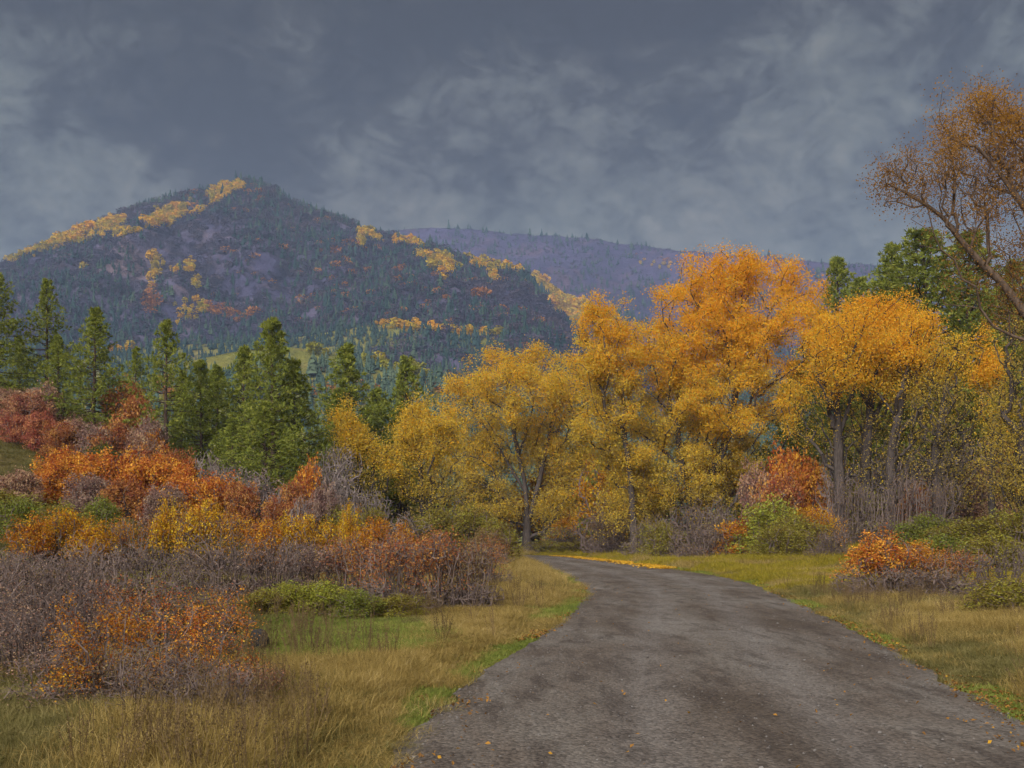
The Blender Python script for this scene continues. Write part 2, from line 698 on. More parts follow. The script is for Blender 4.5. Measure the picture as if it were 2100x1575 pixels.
def in_patches(px, py, patches, seed=5, rough=1.7):
    """soft membership in ragged ellipses (px, py, rx, ry, tilt)"""
    m = np.zeros(len(px))
    for (cx, cy, rx, ry, a) in patches:
        a = math.radians(a)
        dx, dy = px - cx, py - cy
        u = (dx * math.cos(a) + dy * math.sin(a)) / rx
        v = (-dx * math.sin(a) + dy * math.cos(a)) / ry
        q = np.sqrt(u * u + v * v) + rough * (fbm(px * 0.07, py * 0.07, seed, 4, 0.65) - 0.5)
        m = np.maximum(m, np.clip((1.0 - q) * 4, 0, 1))
    return m


def far_conifer(seed, layers=6, sides=8):
    r = np.random.default_rng(seed)
    V, Fs = [], []
    base = 0
    for i in range(layers):
        f = i / layers
        z0 = 0.08 + 0.86 * f
        rad = (0.20 * (1 - f) ** 0.85 + 0.015)
        top = z0 + 0.30 * (1 - f * 0.45)
        a = np.arange(sides) / sides * 2 * np.pi + r.uniform(0, 6)
        rr = rad * r.uniform(0.55, 1.25, sides)
        ring = np.stack([np.cos(a) * rr, np.sin(a) * rr, z0 + r.uniform(-0.05, 0.03, sides)], 1)
        V.append(np.vstack([ring, [[0, 0, min(top, 1.0)]]]))
        k = np.arange(sides)
        Fs.append(np.stack([base + k, base + (k + 1) % sides, np.full(sides, base + sides)], 1))
        base += sides + 1
    # trunk
    A = np.array([[0, 0, -0.12]])
    B = np.array([[0, 0, 0.3]])
    v, f = tubes(A, B, np.array([0.016]), np.array([0.012]), 4)
    Vt = np.vstack(V + [v])
    return mesh_np('far_conifer', Vt, [np.vstack(Fs), f + base], None, {'tint': np.repeat(r.uniform(0, 1, 1), len(Vt))})


def far_aspen(seed, n=70, wide=0.34):
    r = np.random.default_rng(seed)
    C = unit(r.normal(size=(n, 3))) * (r.uniform(0.25, 1, (n, 1)) ** 0.5) * np.array([wide, wide, 0.42])
    C += np.array([0, 0, 0.56])
    V, f = leaf_quads(C, r.uniform(0.14, 0.26, n), r, 0.5)
    v, f2 = tubes(np.array([[0, 0, -0.1]]), np.array([[0, 0, 0.6]]), np.array([0.016]), np.array([0.01]), 4)
    return mesh_np('far_aspen', np.vstack([V, v]), [f, f2 + len(V)], None,
                   {'tint': np.concatenate([np.repeat(r.uniform(0, 1, n), 4), np.zeros(len(v))])})


def mat_far(name, stops, patch=0.008):
    m, t = new_mat(name)
    ge = t.node('ShaderNodeNewGeometry')
    oi = t.node('ShaderNodeObjectInfo')
    n = t.noise(ge.outputs['Position'], patch, 4, 0.6)
    f = t.math('ADD', t.math('MULTIPLY', oi.outputs['Random'], 0.55), t.math('MULTIPLY', n, 0.7))
    f = t.math('SUBTRACT', f, 0.13)
    leaf_out(t, t.ramp(f, stops), 0.15, 0.8)
    return m


M_FCON = mat_far('far_conifer', [(0.1, (0.022, 0.052, 0.056)), (0.5, (0.042, 0.085, 0.076)), (0.9, (0.10, 0.14, 0.075))])  # needle green tinted blue: distance haze painted into the colour
M_FASP = mat_far('far_aspen', [(0.1, (0.26, 0.24, 0.02)), (0.4, (0.58, 0.42, 0.01)), (0.7, (0.76, 0.44, 0.008)), (0.95, (0.80, 0.33, 0.01))])
M_FASG = mat_far('far_aspen_green', [(0.1, (0.22, 0.22, 0.03)), (0.5, (0.36, 0.34, 0.04)), (0.9, (0.55, 0.40, 0.04))])
M_FOAK = mat_far('hazed_far_scrub', [(0.1, (0.058, 0.054, 0.10)), (0.5, (0.090, 0.078, 0.125)), (0.9, (0.16, 0.115, 0.125))])  # scrub's own purple pushed bluer, part of the air's haze painted in
M_FORG = mat_far('far_orange_scrub', [(0.1, (0.30, 0.11, 0.035)), (0.5, (0.46, 0.18, 0.03)), (0.9, (0.56, 0.26, 0.04))])


def with_mat(me, m):
    me = me.copy()
    me.materials.clear()
    me.materials.append(m)
    return me


CON = [far_conifer(100 + i) for i in range(5)]
ASP = [far_aspen(200 + i) for i in range(4)]
BSH = [far_aspen(300 + i, 60, 0.62) for i in range(4)]
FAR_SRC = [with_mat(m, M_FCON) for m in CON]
M_FPAL = mat_far('hazed_valley_conifer', [(0.1, (0.05, 0.085, 0.07)), (0.5, (0.085, 0.135, 0.10)), (0.9, (0.16, 0.20, 0.11))])  # paler copy of the far conifer colour, with valley haze painted in
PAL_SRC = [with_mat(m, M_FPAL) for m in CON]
ASP_SRC = [with_mat(m, M_FASP) for m in ASP]
ASG_SRC = [with_mat(m, M_FASG) for m in ASP]
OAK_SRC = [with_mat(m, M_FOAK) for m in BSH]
ORG_SRC = [with_mat(m, M_FORG) for m in BSH]


def far_scatter(name, V, h, r, sources, label, cat, wmul=1.0):
    n = len(V)
    hh = h * np.exp(r.normal(size=n) * 0.28) * 0.92
    wd = hh * r.uniform(0.8, 1.25, n) * wmul
    scatter(name, V, zrot(n, r, 0.03), np.stack([wd, wd, hh], 1), r.integers(0, len(sources), n), sources, label, cat)


MK = 0.86
MAIN = Ridge([(a, b, c * MK) for a, b, c in [(-520, 700, 1900), (-250, 620, 1950), (-60, 560, 2000), (0, 543, 2000), (60, 520, 2000), (130, 489, 2000), (190, 462, 2000), (250, 440, 2000), (310, 416, 2000),
              (360, 404, 2000), (430, 389, 2000), (475, 378, 2000), (510, 373, 2000), (555, 387, 1990), (600, 416, 1980), (650, 434, 1960),
              (705, 452, 1940), (760, 476, 1900), (830, 492, 1860), (900, 512, 1820), (960, 532, 1780), (1030, 548, 1740), (1072, 562, 1700),
              (1105, 598, 1660), (1140, 640, 1600), (1200, 690, 1560), (1300, 745, 1520), (1420, 800, 1500)]], 860, 800, 1.08, 120, 0.0042, 51)
MAIN.bumps = [(PX(312, 1550), 0.26, 42, 0.09, 36), (PX(545, 1500), 0.30, 46, 0.08, 33), (PX(430, 1480), 0.40, 36, 0.06, 20)]
BACK = Ridge([(a, b, c * 0.83) for a, b, c in [(300, 560, 3200), (520, 505, 3200), (700, 482, 3200), (830, 472, 3200), (930, 470, 3200), (1040, 478, 3200), (1150, 486, 3180), (1260, 496, 3150), (1370, 512, 3100), (1480, 522, 3000),
              (1600, 530, 2900), (1720, 540, 2850), (1850, 552, 2850), (2000, 585, 2850), (2200, 620, 2850), (2500, 680, 2850)]], 1000, 800, 1.0, 150, 0.003, 61)
BACK.rough = 0.3
SPUR = Ridge([(a, b, c * MK) for a, b, c in [(960, 640, 2250), (1010, 590, 2300), (1060, 560, 2300), (1100, 572, 2280), (1160, 615, 2250), (1220, 640, 2200), (1300, 655, 2150), (1400, 680, 2100), (1520, 705, 2050),
              (1700, 735, 2000), (1900, 760, 2000)]], 600, 450, 1.0, 60, 0.006, 71)
FOOT = Ridge([(-250, 800, 1050), (0, 760, 1050), (150, 735, 1060), (300, 712, 1080), (420, 705, 1090), (520, 700, 1100), (620, 690, 1120), (700, 676, 1130), (790, 664, 1140), (880, 672, 1130), (960, 680, 1120),
              (1050, 690, 1100), (1120, 700, 1080), (1200, 715, 1060), (1350, 745, 1040), (1550, 780, 1020), (1800, 800, 1000), (2200, 830, 1000)], 330, 300, 1.0, 26, 0.012, 81)
NEAR = Ridge([(-300, 850, 560), (0, 815, 560), (150, 800, 570), (230, 786, 580), (320, 752, 600), (400, 738, 610), (480, 722, 620), (560, 712, 620), (620, 715, 620), (690, 728, 620), (760, 740, 620),
              (830, 758, 610), (900, 782, 600), (960, 800, 590), (1100, 830, 580), (1300, 860, 570), (1600, 880, 560), (2000, 880, 560)], 210, 200, 1.0, 14, 0.02, 91)

M_MAIN = mat_mountain('hazed_mountain_scrub', (0.066, 0.060, 0.115), (0.115, 0.098, 0.155), (0.24, 0.15, 0.11), 1.0)  # purple scrub and rock, with blue haze painted into their base tones
M_BACK = mat_mountain('hazed_far_mountain_scrub', (0.050, 0.043, 0.10), (0.078, 0.064, 0.135), (0.15, 0.08, 0.085), 0.7)  # purple scrub again, its base also holding painted blue haze
M_FOOT = mat_mountain('foothill_meadow', (0.22, 0.23, 0.06), (0.34, 0.31, 0.08), (0.40, 0.27, 0.14), 3.0)
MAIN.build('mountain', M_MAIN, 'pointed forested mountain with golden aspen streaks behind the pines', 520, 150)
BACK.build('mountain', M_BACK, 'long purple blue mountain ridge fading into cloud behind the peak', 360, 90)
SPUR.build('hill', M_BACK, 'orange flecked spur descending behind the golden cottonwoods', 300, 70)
FOOT.build('hill', M_FOOT, 'dark forested foothill topped with yellow aspens', 420, 60)
NEAR.build('hill', M_FOOT, 'nearer low hill with pale green meadow between conifers', 420, 50)

YEL_MAIN = [(55, 522, 45, 9, -25), (20, 533, 30, 9, -22), (150, 490, 70, 12, -24), (215, 470, 50, 16, -20), (175, 492, 60, 10, -12), (262, 482, 34, 8, -5),
            (345, 445, 45, 20, -22), (330, 463, 34, 10, -18), (405, 440, 18, 7, -25), (465, 388, 38, 15, -18), (445, 410, 18, 10, -30),
            (318, 545, 20, 24, 10), (312, 575, 18, 22, 0), (338, 540, 12, 8, 0), (358, 556, 14, 8, 0), (388, 548, 10, 14, 20), (402, 588, 9, 12, 0),
            (378, 635, 22, 18, -20), (404, 618, 12, 8, 0), (418, 644, 18, 9, 0), (366, 660, 14, 10, -30), (388, 655, 16, 8, 0), (168, 552, 6, 5, 0),
            (905, 545, 38, 16, 15), (918, 566, 22, 12, -40), (870, 532, 22, 10, 30), (1000, 548, 46, 8, 12), (1045, 552, 26, 7, 15), (1010, 570, 20, 7, 35),
            (760, 488, 45, 8, 15), (835, 498, 40, 9, 18), (740, 500, 12, 10, 0)]
ORG_MAIN = [(310, 620, 10, 30, 0), (880, 630, 10, 12, 0), (985, 612, 22, 9, 10), (30, 528, 40, 8, -25), (440, 640, 30, 18, 0), (480, 650, 30, 12, 0)]
YEL_SPUR = [(1105, 575, 24, 9, 40), (1140, 605, 36, 12, 40), (1185, 640, 40, 12, 35), (1125, 592, 26, 10, 40), (1150, 620, 34, 12, 42), (1175, 650, 34, 14, 35), (1110, 660, 40, 18, 0), (1130, 645, 30, 14, -20), (1200, 655, 40, 10, 10), (1090, 680, 40, 10, 0)]
YEL_FOOT = [(880, 670, 110, 13, 4), (830, 668, 66, 15, 3), (930, 676, 74, 15, 4), (1010, 682, 54, 14, 6), (975, 664, 34, 8, 18), (1060, 684, 50, 8, 5), (1130, 690, 40, 12, 0), (780, 662, 30, 6, 0), (250, 718, 40, 7, -8), (145, 705, 18, 5, -30), (310, 690, 12, 9, 0)]
ORG_FOOT = [(1010, 672, 40, 8, 18), (1085, 668, 44, 16, 0), (1140, 684, 60, 14, 0), (1180, 700, 60, 12, 0)]
GRN_NEAR = [(480, 742, 120, 22, -8), (620, 735, 70, 16, 4), (700, 745, 60, 14, 8), (400, 740, 70, 9, -6), (450, 725, 60, 10, -14), (520, 712, 50, 8, -4), (600, 716, 60, 8, 0), (690, 722, 34, 10, 10), (260, 785, 40, 8, -20), (350, 755, 40, 9, -12)]
YEL_NEAR = [(640, 706, 50, 6, 0), (665, 722, 40, 9, 5), (775, 742, 40, 9, 8), (800, 755, 40, 10, 15), (850, 770, 30, 8, 15), (600, 704, 30, 5, 0)]

r = np.random.default_rng(11)


def clad_main():
    V, X, t = MAIN.sample(120000, r, 0.95, -0.03)
    px, py = to_px(V)
    vis = (px > -120) & (px < 1350)
    V, t, px, py = V[vis], t[vis], px[vis], py[vis]
    ye = in_patches(px, py, YEL_MAIN, 5)
    og = in_patches(px, py, ORG_MAIN, 6)
    n = fbm(V[:, 0] * 0.006, V[:, 1] * 0.006, 77, 4)
    rock = in_patches(px, py, [(305, 520, 28, 22, -20), (545, 540, 34, 24, 0), (345, 642, 18, 14, 0)], 8, 0.5)
    # conifers thick on the lower and western slopes, thin on the high scrub face
    dens = 0.08 + 0.75 * sstep(0.30, 0.66, t) + 0.5 * sstep(420, 200, px) * sstep(0.0, 0.2, t) + 1.6 * (n - 0.5)
    dens = np.where(np.abs(t) < 0.022, 0.55 + 0.4 * ((px > 255) & (px < 460)) + 0.4 * ((px > 510) & (px < 740)) - 0.9 * (px < 240), dens)
    u = r.uniform(0, 1, len(V))
    is_y = (u < ye * 0.8)
    is_o = ~is_y & (u < np.maximum(og, 0.02 * (n > 0.5)) * 0.7)
    u2 = r.uniform(0, 1, len(V))
    con = ~is_y & ~is_o & (u2 < np.clip(dens, 0, 1) * 0.5) & (rock < 0.5)
    scr = ~is_y & ~is_o & ~con & (u2 > 0.78) & (rock < 0.5)
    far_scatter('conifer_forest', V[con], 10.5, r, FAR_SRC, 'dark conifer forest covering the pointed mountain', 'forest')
    sel = is_y & (r.uniform(0, 1, len(V)) < 0.7)
    far_scatter('aspen_grove', V[sel], 9, r, ASP_SRC, 'golden aspen groves streaking the pointed mountain', 'aspens', 1.2)
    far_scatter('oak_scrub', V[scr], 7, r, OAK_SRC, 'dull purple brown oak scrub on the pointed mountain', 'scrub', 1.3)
    sel = is_o & (r.uniform(0, 1, len(V)) < 0.6)
    far_scatter('oak_scrub', V[sel], 8, r, ORG_SRC, 'rusty orange oak scrub patches on the pointed mountain', 'scrub', 1.3)


def clad(R, n, yel, org, hcon, dcon, dscr, what, ytint=ASP_SRC, green=None, tmin=-0.03, tmax=0.95, rough=1.2, src=None):
    src = src or FAR_SRC
    V, X, t = R.sample(n, r, tmax, tmin)
    px, py = to_px(V)
    vis = (px > -120) & (px < 2250)
    V, t, px, py = V[vis], t[vis], px[vis], py[vis]
    ye = in_patches(px, py, yel, 15, rough)
    og = in_patches(px, py, org, 16)
    gr = in_patches(px, py, green, 17, 0.5) if green else np.zeros(len(V))
    nn = fbm(V[:, 0] * 0.01, V[:, 1] * 0.01, 79, 4)
    u = r.uniform(0, 1, len(V))
    is_y = u < ye * 0.9
    is_o = ~is_y & (u < og * 0.5)
    u2 = r.uniform(0, 1, len(V))
    con = ~is_y & ~is_o & (u2 < np.clip(dcon + 1.2 * (nn - 0.5), 0.02, 1)) & (gr < 0.5) & (ye < 0.3)
    scr = ~is_y & ~is_o & ~con & (u2 > 1 - dscr) & (gr < 0.5)
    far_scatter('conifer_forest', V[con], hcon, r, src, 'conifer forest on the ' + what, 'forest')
    if is_y.any():
        far_scatter('aspen_grove', V[is_y], hcon * 0.75, r, ytint, 'yellow aspen strip on the ' + what, 'aspens', 1.3)
    if is_o.any():
        far_scatter('oak_scrub', V[is_o], hcon * 0.42, r, ORG_SRC, 'orange and rust oak scrub on the ' + what, 'scrub', 1.3)
    if scr.any():
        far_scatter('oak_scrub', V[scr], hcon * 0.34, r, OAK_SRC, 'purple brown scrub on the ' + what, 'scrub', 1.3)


clad_main()
clad(BACK, 14000, [(1350, 545, 40, 9, 10)], [(1380, 540, 50, 10, 12), (1330, 530, 40, 8, 15)], 13, 0.42, 0.4, 'long back ridge', tmax=0.7)
clad(SPUR, 16000, YEL_SPUR, YEL_SPUR[2:], 18, 0.25, 0.4, 'spur behind the cottonwoods')
clad(FOOT, 22000, YEL_FOOT, ORG_FOOT, 9.5, 0.62, 0.1, 'dark middle foothill', rough=0.6)
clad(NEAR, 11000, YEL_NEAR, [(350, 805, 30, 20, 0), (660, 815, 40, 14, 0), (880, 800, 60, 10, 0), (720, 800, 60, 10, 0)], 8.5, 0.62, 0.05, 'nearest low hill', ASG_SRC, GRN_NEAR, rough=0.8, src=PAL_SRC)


# ------------------------------------------------------------------ air
def build_haze():
    x0, x1, y0, y1, z0, z1 = -4500, 4500, -350, 4200, -60, 850
    V = [(x, y, z) for z in (z0, z1) for y in (y0, y1) for x in (x0, x1)]
    Fq = [(0, 2, 3, 1), (4, 5, 7, 6), (0, 1, 5, 4), (2, 6, 7, 3), (0, 4, 6, 2), (1, 3, 7, 5)]
    m, t = new_mat('air')
    out = t.node('ShaderNodeOutputMaterial')
    pv = t.node('ShaderNodeVolumePrincipled')
    pv.inputs['Color'].default_value = (0.50, 0.66, 1.0, 1)
    pv.inputs['Density'].default_value = 0.00019
    pv.inputs['Anisotropy'].default_value = 0.0
    t.link(pv.outputs[0], out.inputs['Volume'])
    tag(obj('haze', mesh_np('haze', V, [np.array(Fq)], m)), 'thin blue air that fades the mountains', 'haze', kind='stuff')


build_haze()


# ------------------------------------------------------------------ trees
def grow(root_lines, attractors, r, bias=0.32, step=0.9, wob=0.06):
    """join attractor points to a skeleton; returns node positions, parents, tips"""
    pos, par, plen = [], [], []

    def add(p, q):
        pos.append(np.asarray(p, float))
        par.append(q)
        plen.append(0.0 if q < 0 else plen[q] + np.linalg.norm(pos[-1] - pos[q]))
        return len(pos) - 1
    for ln in root_lines:
        ln = np.asarray(ln, float)
        if not pos:
            q = add(ln[0], -1)
        else:
            P = np.array(pos)
            q = int(np.argmin(np.linalg.norm(P - ln[0], axis=1)))
        L = np.linalg.norm(np.diff(ln, axis=0), axis=1).sum()
        pts = smooth_poly(ln, max(3, int(L / step) + 1))
        for p in pts[1:]:
            q = add(p + r.normal(size=3) * wob * step * 0.5, q)
    base = pos[0]
    order = np.argsort(np.linalg.norm(attractors - base, axis=1) + r.normal(size=len(attractors)) * 0.4)
    cap = 40000
    P = np.zeros((cap, 3))
    PL = np.zeros(cap)
    n = len(pos)
    P[:n] = pos
    PL[:n] = plen
    tips = []
    for a in attractors[order]:
        d = a - P[:n]
        dist = np.linalg.norm(d, axis=1)
        down = np.clip(-d[:, 2], 0, None)
        low = 0.0
        cost = dist + bias * PL[:n] + 0.6 * down + low
        cost[0] += 50
        q = int(np.argmin(cost))
        L = dist[q]
        k = max(1, int(round(L / step)))
        s = pos[q]
        mid = 0.5 * (s + a) + r.normal(size=3) * wob * L + np.array([0, 0, 0.10 * L])
        for i in range(1, k + 1):
            f = i / k
            p = (1 - f) ** 2 * s + 2 * f * (1 - f) * mid + f * f * a
            q = add(p, q)
            P[n] = pos[-1]
            PL[n] = plen[-1]
            n += 1
        tips.append(q)
    return np.array(pos), np.array(par), np.array(tips)


def skeleton_mesh(name, pos, par, tips, rtip, power, mat, minr=0.0, rmax=None):
    n = len(pos)
    cnt = np.zeros(n)
    cnt[tips] += 1
    for i in range(n - 1, 0, -1):
        cnt[par[i]] += cnt[i]
    rad = rtip * np.maximum(cnt, 0.6) ** power
    if rmax:
        rad = np.minimum(rad, rmax)
    # flare at the foot
    z = pos[:, 2] - pos[0, 2]
    rad = rad * (1 + 0.5 * np.exp(-np.clip(z, 0, 50) / 0.6) * (cnt > 0.3 * cnt.max()))
    idx = np.arange(1, n)
    main = np.full(n, -1)
    bestc = np.zeros(n)
    for i in idx:
        if cnt[i] > bestc[par[i]]:
            bestc[par[i]] = cnt[i]
            main[par[i]] = i
    ra = np.where(main[par[idx]] == idx, rad[par[idx]], rad[idx] * 1.15)
    rb = rad[idx]
    A = pos[par[idx]]
    B = pos[idx]
    thick = rb > 3.2 * rtip
    Vs, Fs = [], []
    off = 0
    for mask, k in ((thick, 7), (~thick, 3)):
        if mask.any():
            v, f = tubes(A[mask], B[mask] + unit(B[mask] - A[mask]) * rb[mask][:, None] * 0.4, ra[mask], rb[mask], k)
            Vs.append(v)
            Fs.append(f + off)
            off += len(v)
    return mesh_np(name, np.vstack(Vs), Fs, mat, smooth=True)


def lobe_points(lobes, n, r, shell=0.55):
    w = np.array([l[3] * l[4] * l[5] * l[6] for l in lobes])
    w = w ** 0.8
    w = w / w.sum()
    pick = r.choice(len(lobes), n, p=w)
    L = np.array([l[:6] for l in lobes])[pick]
    d = unit(r.normal(size=(n, 3)))
    rad = r.uniform(shell ** 3, 1, n) ** (1 / 3)
    return L[:, :3] + d * L[:, 3:6] * rad[:, None], pick


def broadleaf(base_px, Y, lobes, label, cat, seed, natt=500, leaves=22000, lsize=0.26, limbs=None, mat=M_GOLD, group=None,
              rtip=0.018, power=0.47, spread=0.42, depth=1.0, bark=M_BARK, name='cottonwood_tree', dy=None, tint_jit=0.22, clump_r=None, per=3):
    """lobes: (px, py, rx, ry, leaf density, colour 0..1) laid out at the tree's own distance"""
    leaves = int(leaves * 2.9)
    lsize *= 0.62
    natt = int(natt * 1.3)
    r = np.random.default_rng(seed)
    bx = PX(base_px, Y)
    bz = float(ground_h(bx, Y))
    s = Y / F
    L = []
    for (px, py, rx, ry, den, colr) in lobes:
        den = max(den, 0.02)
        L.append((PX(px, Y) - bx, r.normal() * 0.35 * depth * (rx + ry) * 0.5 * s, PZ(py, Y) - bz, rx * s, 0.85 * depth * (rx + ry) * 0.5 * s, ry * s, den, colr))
    nc = max(14, natt // per)
    if clump_r is None:
        clump_r = 0.20 * np.mean([0.5 * (l[3] + l[5]) for l in L])
    cen, pick = lobe_points([l[:6] + (0.6 + 0.4 * l[6],) for l in L], nc, r, 0.45)
    k = r.integers(0, nc, natt)
    cs = r.uniform(0.55, 1.25, nc)[k][:, None] * clump_r
    att = cen[k] + r.normal(size=(natt, 3)) * cs * np.array([0.8, 0.8, 1.15])
    att[:, 2] = np.maximum(att[:, 2], 0.8)
    top = max(l[2] for l in L)
    cx = np.mean([l[0] for l in L])
    if limbs:
        lines = [[(PX(a, Y) - bx, (b2[0] if b2 else 0.0), PZ(b, Y) - bz) for (a, b, *b2) in ln] for ln in limbs]
        lines[0][0] = (0, 0, -0.2)
    else:
        lines = [[(0, 0, -0.2), (cx * 0.10, 0, top * 0.25), (cx * 0.45, 0, top * 0.55)]]
    pos, par, tips = grow(lines, att, r)
    me_t = skeleton_mesh('trunk', pos, par, tips, rtip, power, bark)
    # leaves round the twig ends and along the outer wood
    den = np.array([l[6] for l in L])
    colr = np.array([l[7] for l in L])
    order = np.argsort(np.linalg.norm(att - pos[0], axis=1))
    tip_p = pos[tips]
    dd = ((tip_p[:, None, :] - np.array([l[:3] for l in L])[None]) / np.array([l[3:6] for l in L])[None])
    near = np.argmin(np.linalg.norm(dd, axis=2), axis=1)
    w = den[near] * r.uniform(0.35, 1.5, len(tips))
    w = w / w.sum()
    own = r.choice(len(tips), leaves, p=w)
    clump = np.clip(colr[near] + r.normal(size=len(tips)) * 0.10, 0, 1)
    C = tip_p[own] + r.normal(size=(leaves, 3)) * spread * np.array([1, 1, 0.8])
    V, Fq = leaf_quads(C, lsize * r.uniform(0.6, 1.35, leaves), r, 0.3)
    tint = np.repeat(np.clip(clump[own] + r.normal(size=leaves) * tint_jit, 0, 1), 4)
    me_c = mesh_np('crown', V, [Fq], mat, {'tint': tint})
    e = empty(name, (bx, Y, bz))
    obj('trunk', me_t, e)
    obj('crown', me_c, e)
    tag(e, label, cat, group)
    return e


GROVE = 'golden cottonwoods beyond the bend'
# the tall tree right of centre
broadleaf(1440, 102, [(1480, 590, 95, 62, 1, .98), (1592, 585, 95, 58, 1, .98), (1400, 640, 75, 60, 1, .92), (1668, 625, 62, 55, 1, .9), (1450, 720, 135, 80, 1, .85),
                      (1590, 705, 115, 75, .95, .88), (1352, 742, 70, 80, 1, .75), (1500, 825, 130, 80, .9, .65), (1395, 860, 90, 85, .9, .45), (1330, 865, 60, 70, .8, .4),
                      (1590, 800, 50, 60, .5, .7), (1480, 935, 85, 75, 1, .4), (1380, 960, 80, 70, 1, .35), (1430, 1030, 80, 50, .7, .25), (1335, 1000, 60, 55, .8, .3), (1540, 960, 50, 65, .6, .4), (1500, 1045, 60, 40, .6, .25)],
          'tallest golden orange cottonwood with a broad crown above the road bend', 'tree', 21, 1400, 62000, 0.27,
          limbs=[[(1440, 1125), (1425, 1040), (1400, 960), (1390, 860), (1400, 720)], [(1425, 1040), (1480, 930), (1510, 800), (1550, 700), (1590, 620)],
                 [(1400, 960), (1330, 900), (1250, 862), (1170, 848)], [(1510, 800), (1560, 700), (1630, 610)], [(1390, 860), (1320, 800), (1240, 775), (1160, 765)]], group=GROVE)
broadleaf(1300, 99, [(1232, 668, 52, 42, 1, .72), (1225, 735, 62, 55, 1, .65), (1275, 730, 50, 60, 1, .75), (1250, 820, 75, 65, .9, .5), (1290, 910, 60, 70, .9, .4), (1225, 900, 45, 50, .8, .35), (1270, 1000, 50, 50, .8, .3), (1290, 1050, 50, 36, .7, .25)],
          'slimmer golden cottonwood leaning left against the tallest one', 'tree', 22, 420, 20000, 0.26, group=GROVE)
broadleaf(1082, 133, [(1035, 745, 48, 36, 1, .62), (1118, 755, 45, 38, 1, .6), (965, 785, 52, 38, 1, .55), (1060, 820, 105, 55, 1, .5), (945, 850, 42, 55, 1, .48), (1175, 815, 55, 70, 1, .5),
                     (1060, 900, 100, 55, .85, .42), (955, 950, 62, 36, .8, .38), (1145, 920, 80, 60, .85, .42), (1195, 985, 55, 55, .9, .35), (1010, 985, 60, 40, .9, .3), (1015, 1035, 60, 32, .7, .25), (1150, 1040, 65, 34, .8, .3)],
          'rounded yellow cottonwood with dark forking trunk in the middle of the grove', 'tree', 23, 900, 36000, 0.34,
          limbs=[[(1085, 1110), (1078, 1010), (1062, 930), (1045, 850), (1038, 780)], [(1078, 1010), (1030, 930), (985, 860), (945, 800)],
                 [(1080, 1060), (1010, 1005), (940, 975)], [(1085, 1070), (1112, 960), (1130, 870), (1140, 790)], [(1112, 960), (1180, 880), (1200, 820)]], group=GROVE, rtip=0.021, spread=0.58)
broadleaf(868, 90, [(862, 850, 36, 30, 1, .5), (838, 905, 34, 45, 1, .45), (895, 905, 44, 50, 1, .45), (850, 975, 50, 50, .45, .3), (900, 1000, 45, 50, .35, .2), (865, 1050, 45, 35, .2, .1)],
          'small yellow cottonwood with thin dark trunks left of the rounded one', 'tree', 24, 480, 10000, 0.23,
          limbs=[[(868, 1110), (866, 1030), (862, 950), (866, 880)], [(868, 1090), (885, 1020), (900, 930)]], group=GROVE)
broadleaf(735, 88, [(704, 862, 22, 34, 1, .5), (722, 910, 38, 32, 1, .45), (785, 945, 30, 34, .8, .4), (700, 970, 45, 45, .14, .15), (755, 1000, 50, 45, .16, .15)],
          'yellow topped slender cottonwood beside the right-hand pines', 'tree', 25, 480, 6500, 0.23, group=GROVE)
# the stand on the right: bare lower wood, golden tops
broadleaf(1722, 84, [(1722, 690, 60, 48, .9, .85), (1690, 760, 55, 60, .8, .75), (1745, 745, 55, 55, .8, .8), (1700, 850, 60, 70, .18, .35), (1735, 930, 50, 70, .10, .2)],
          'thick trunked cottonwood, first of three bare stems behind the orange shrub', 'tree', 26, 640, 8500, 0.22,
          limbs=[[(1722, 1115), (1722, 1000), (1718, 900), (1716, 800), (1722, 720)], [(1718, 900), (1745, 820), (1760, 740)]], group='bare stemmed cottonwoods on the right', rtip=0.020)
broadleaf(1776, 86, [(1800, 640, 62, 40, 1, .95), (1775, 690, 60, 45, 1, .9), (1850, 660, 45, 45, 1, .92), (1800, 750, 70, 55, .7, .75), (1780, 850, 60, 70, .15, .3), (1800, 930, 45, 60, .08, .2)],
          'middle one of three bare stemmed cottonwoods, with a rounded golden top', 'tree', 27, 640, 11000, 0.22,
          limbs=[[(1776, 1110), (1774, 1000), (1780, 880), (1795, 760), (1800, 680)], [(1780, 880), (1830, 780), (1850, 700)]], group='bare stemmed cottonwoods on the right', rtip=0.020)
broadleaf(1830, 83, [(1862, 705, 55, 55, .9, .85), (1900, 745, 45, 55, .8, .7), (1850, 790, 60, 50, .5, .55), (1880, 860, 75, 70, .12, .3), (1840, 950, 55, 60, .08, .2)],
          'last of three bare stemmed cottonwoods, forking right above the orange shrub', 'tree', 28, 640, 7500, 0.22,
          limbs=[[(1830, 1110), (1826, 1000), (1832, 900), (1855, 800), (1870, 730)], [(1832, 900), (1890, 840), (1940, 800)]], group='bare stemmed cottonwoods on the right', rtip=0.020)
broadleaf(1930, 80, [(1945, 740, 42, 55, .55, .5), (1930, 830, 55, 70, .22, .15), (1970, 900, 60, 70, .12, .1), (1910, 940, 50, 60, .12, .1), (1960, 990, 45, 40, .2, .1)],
          'stout pale trunk of a thin leaved cottonwood right of the three bare stems', 'tree', 29, 620, 4200, 0.21,
          limbs=[[(1930, 1110), (1922, 1020), (1920, 930), (1935, 840), (1945, 760)], [(1920, 930), (1975, 850), (2000, 800)]], group='bare stemmed cottonwoods on the right', rtip=0.022)
broadleaf(2035, 78, [(2030, 705, 20, 36, 1, .85), (2034, 765, 24, 40, 1, .8), (2028, 840, 30, 50, .35, .45), (2040, 930, 40, 60, .15, .3)],
          'narrow bright orange aspen standing before the dark pines', 'tree', 30, 190, 3600, 0.21, group='bare stemmed cottonwoods on the right')
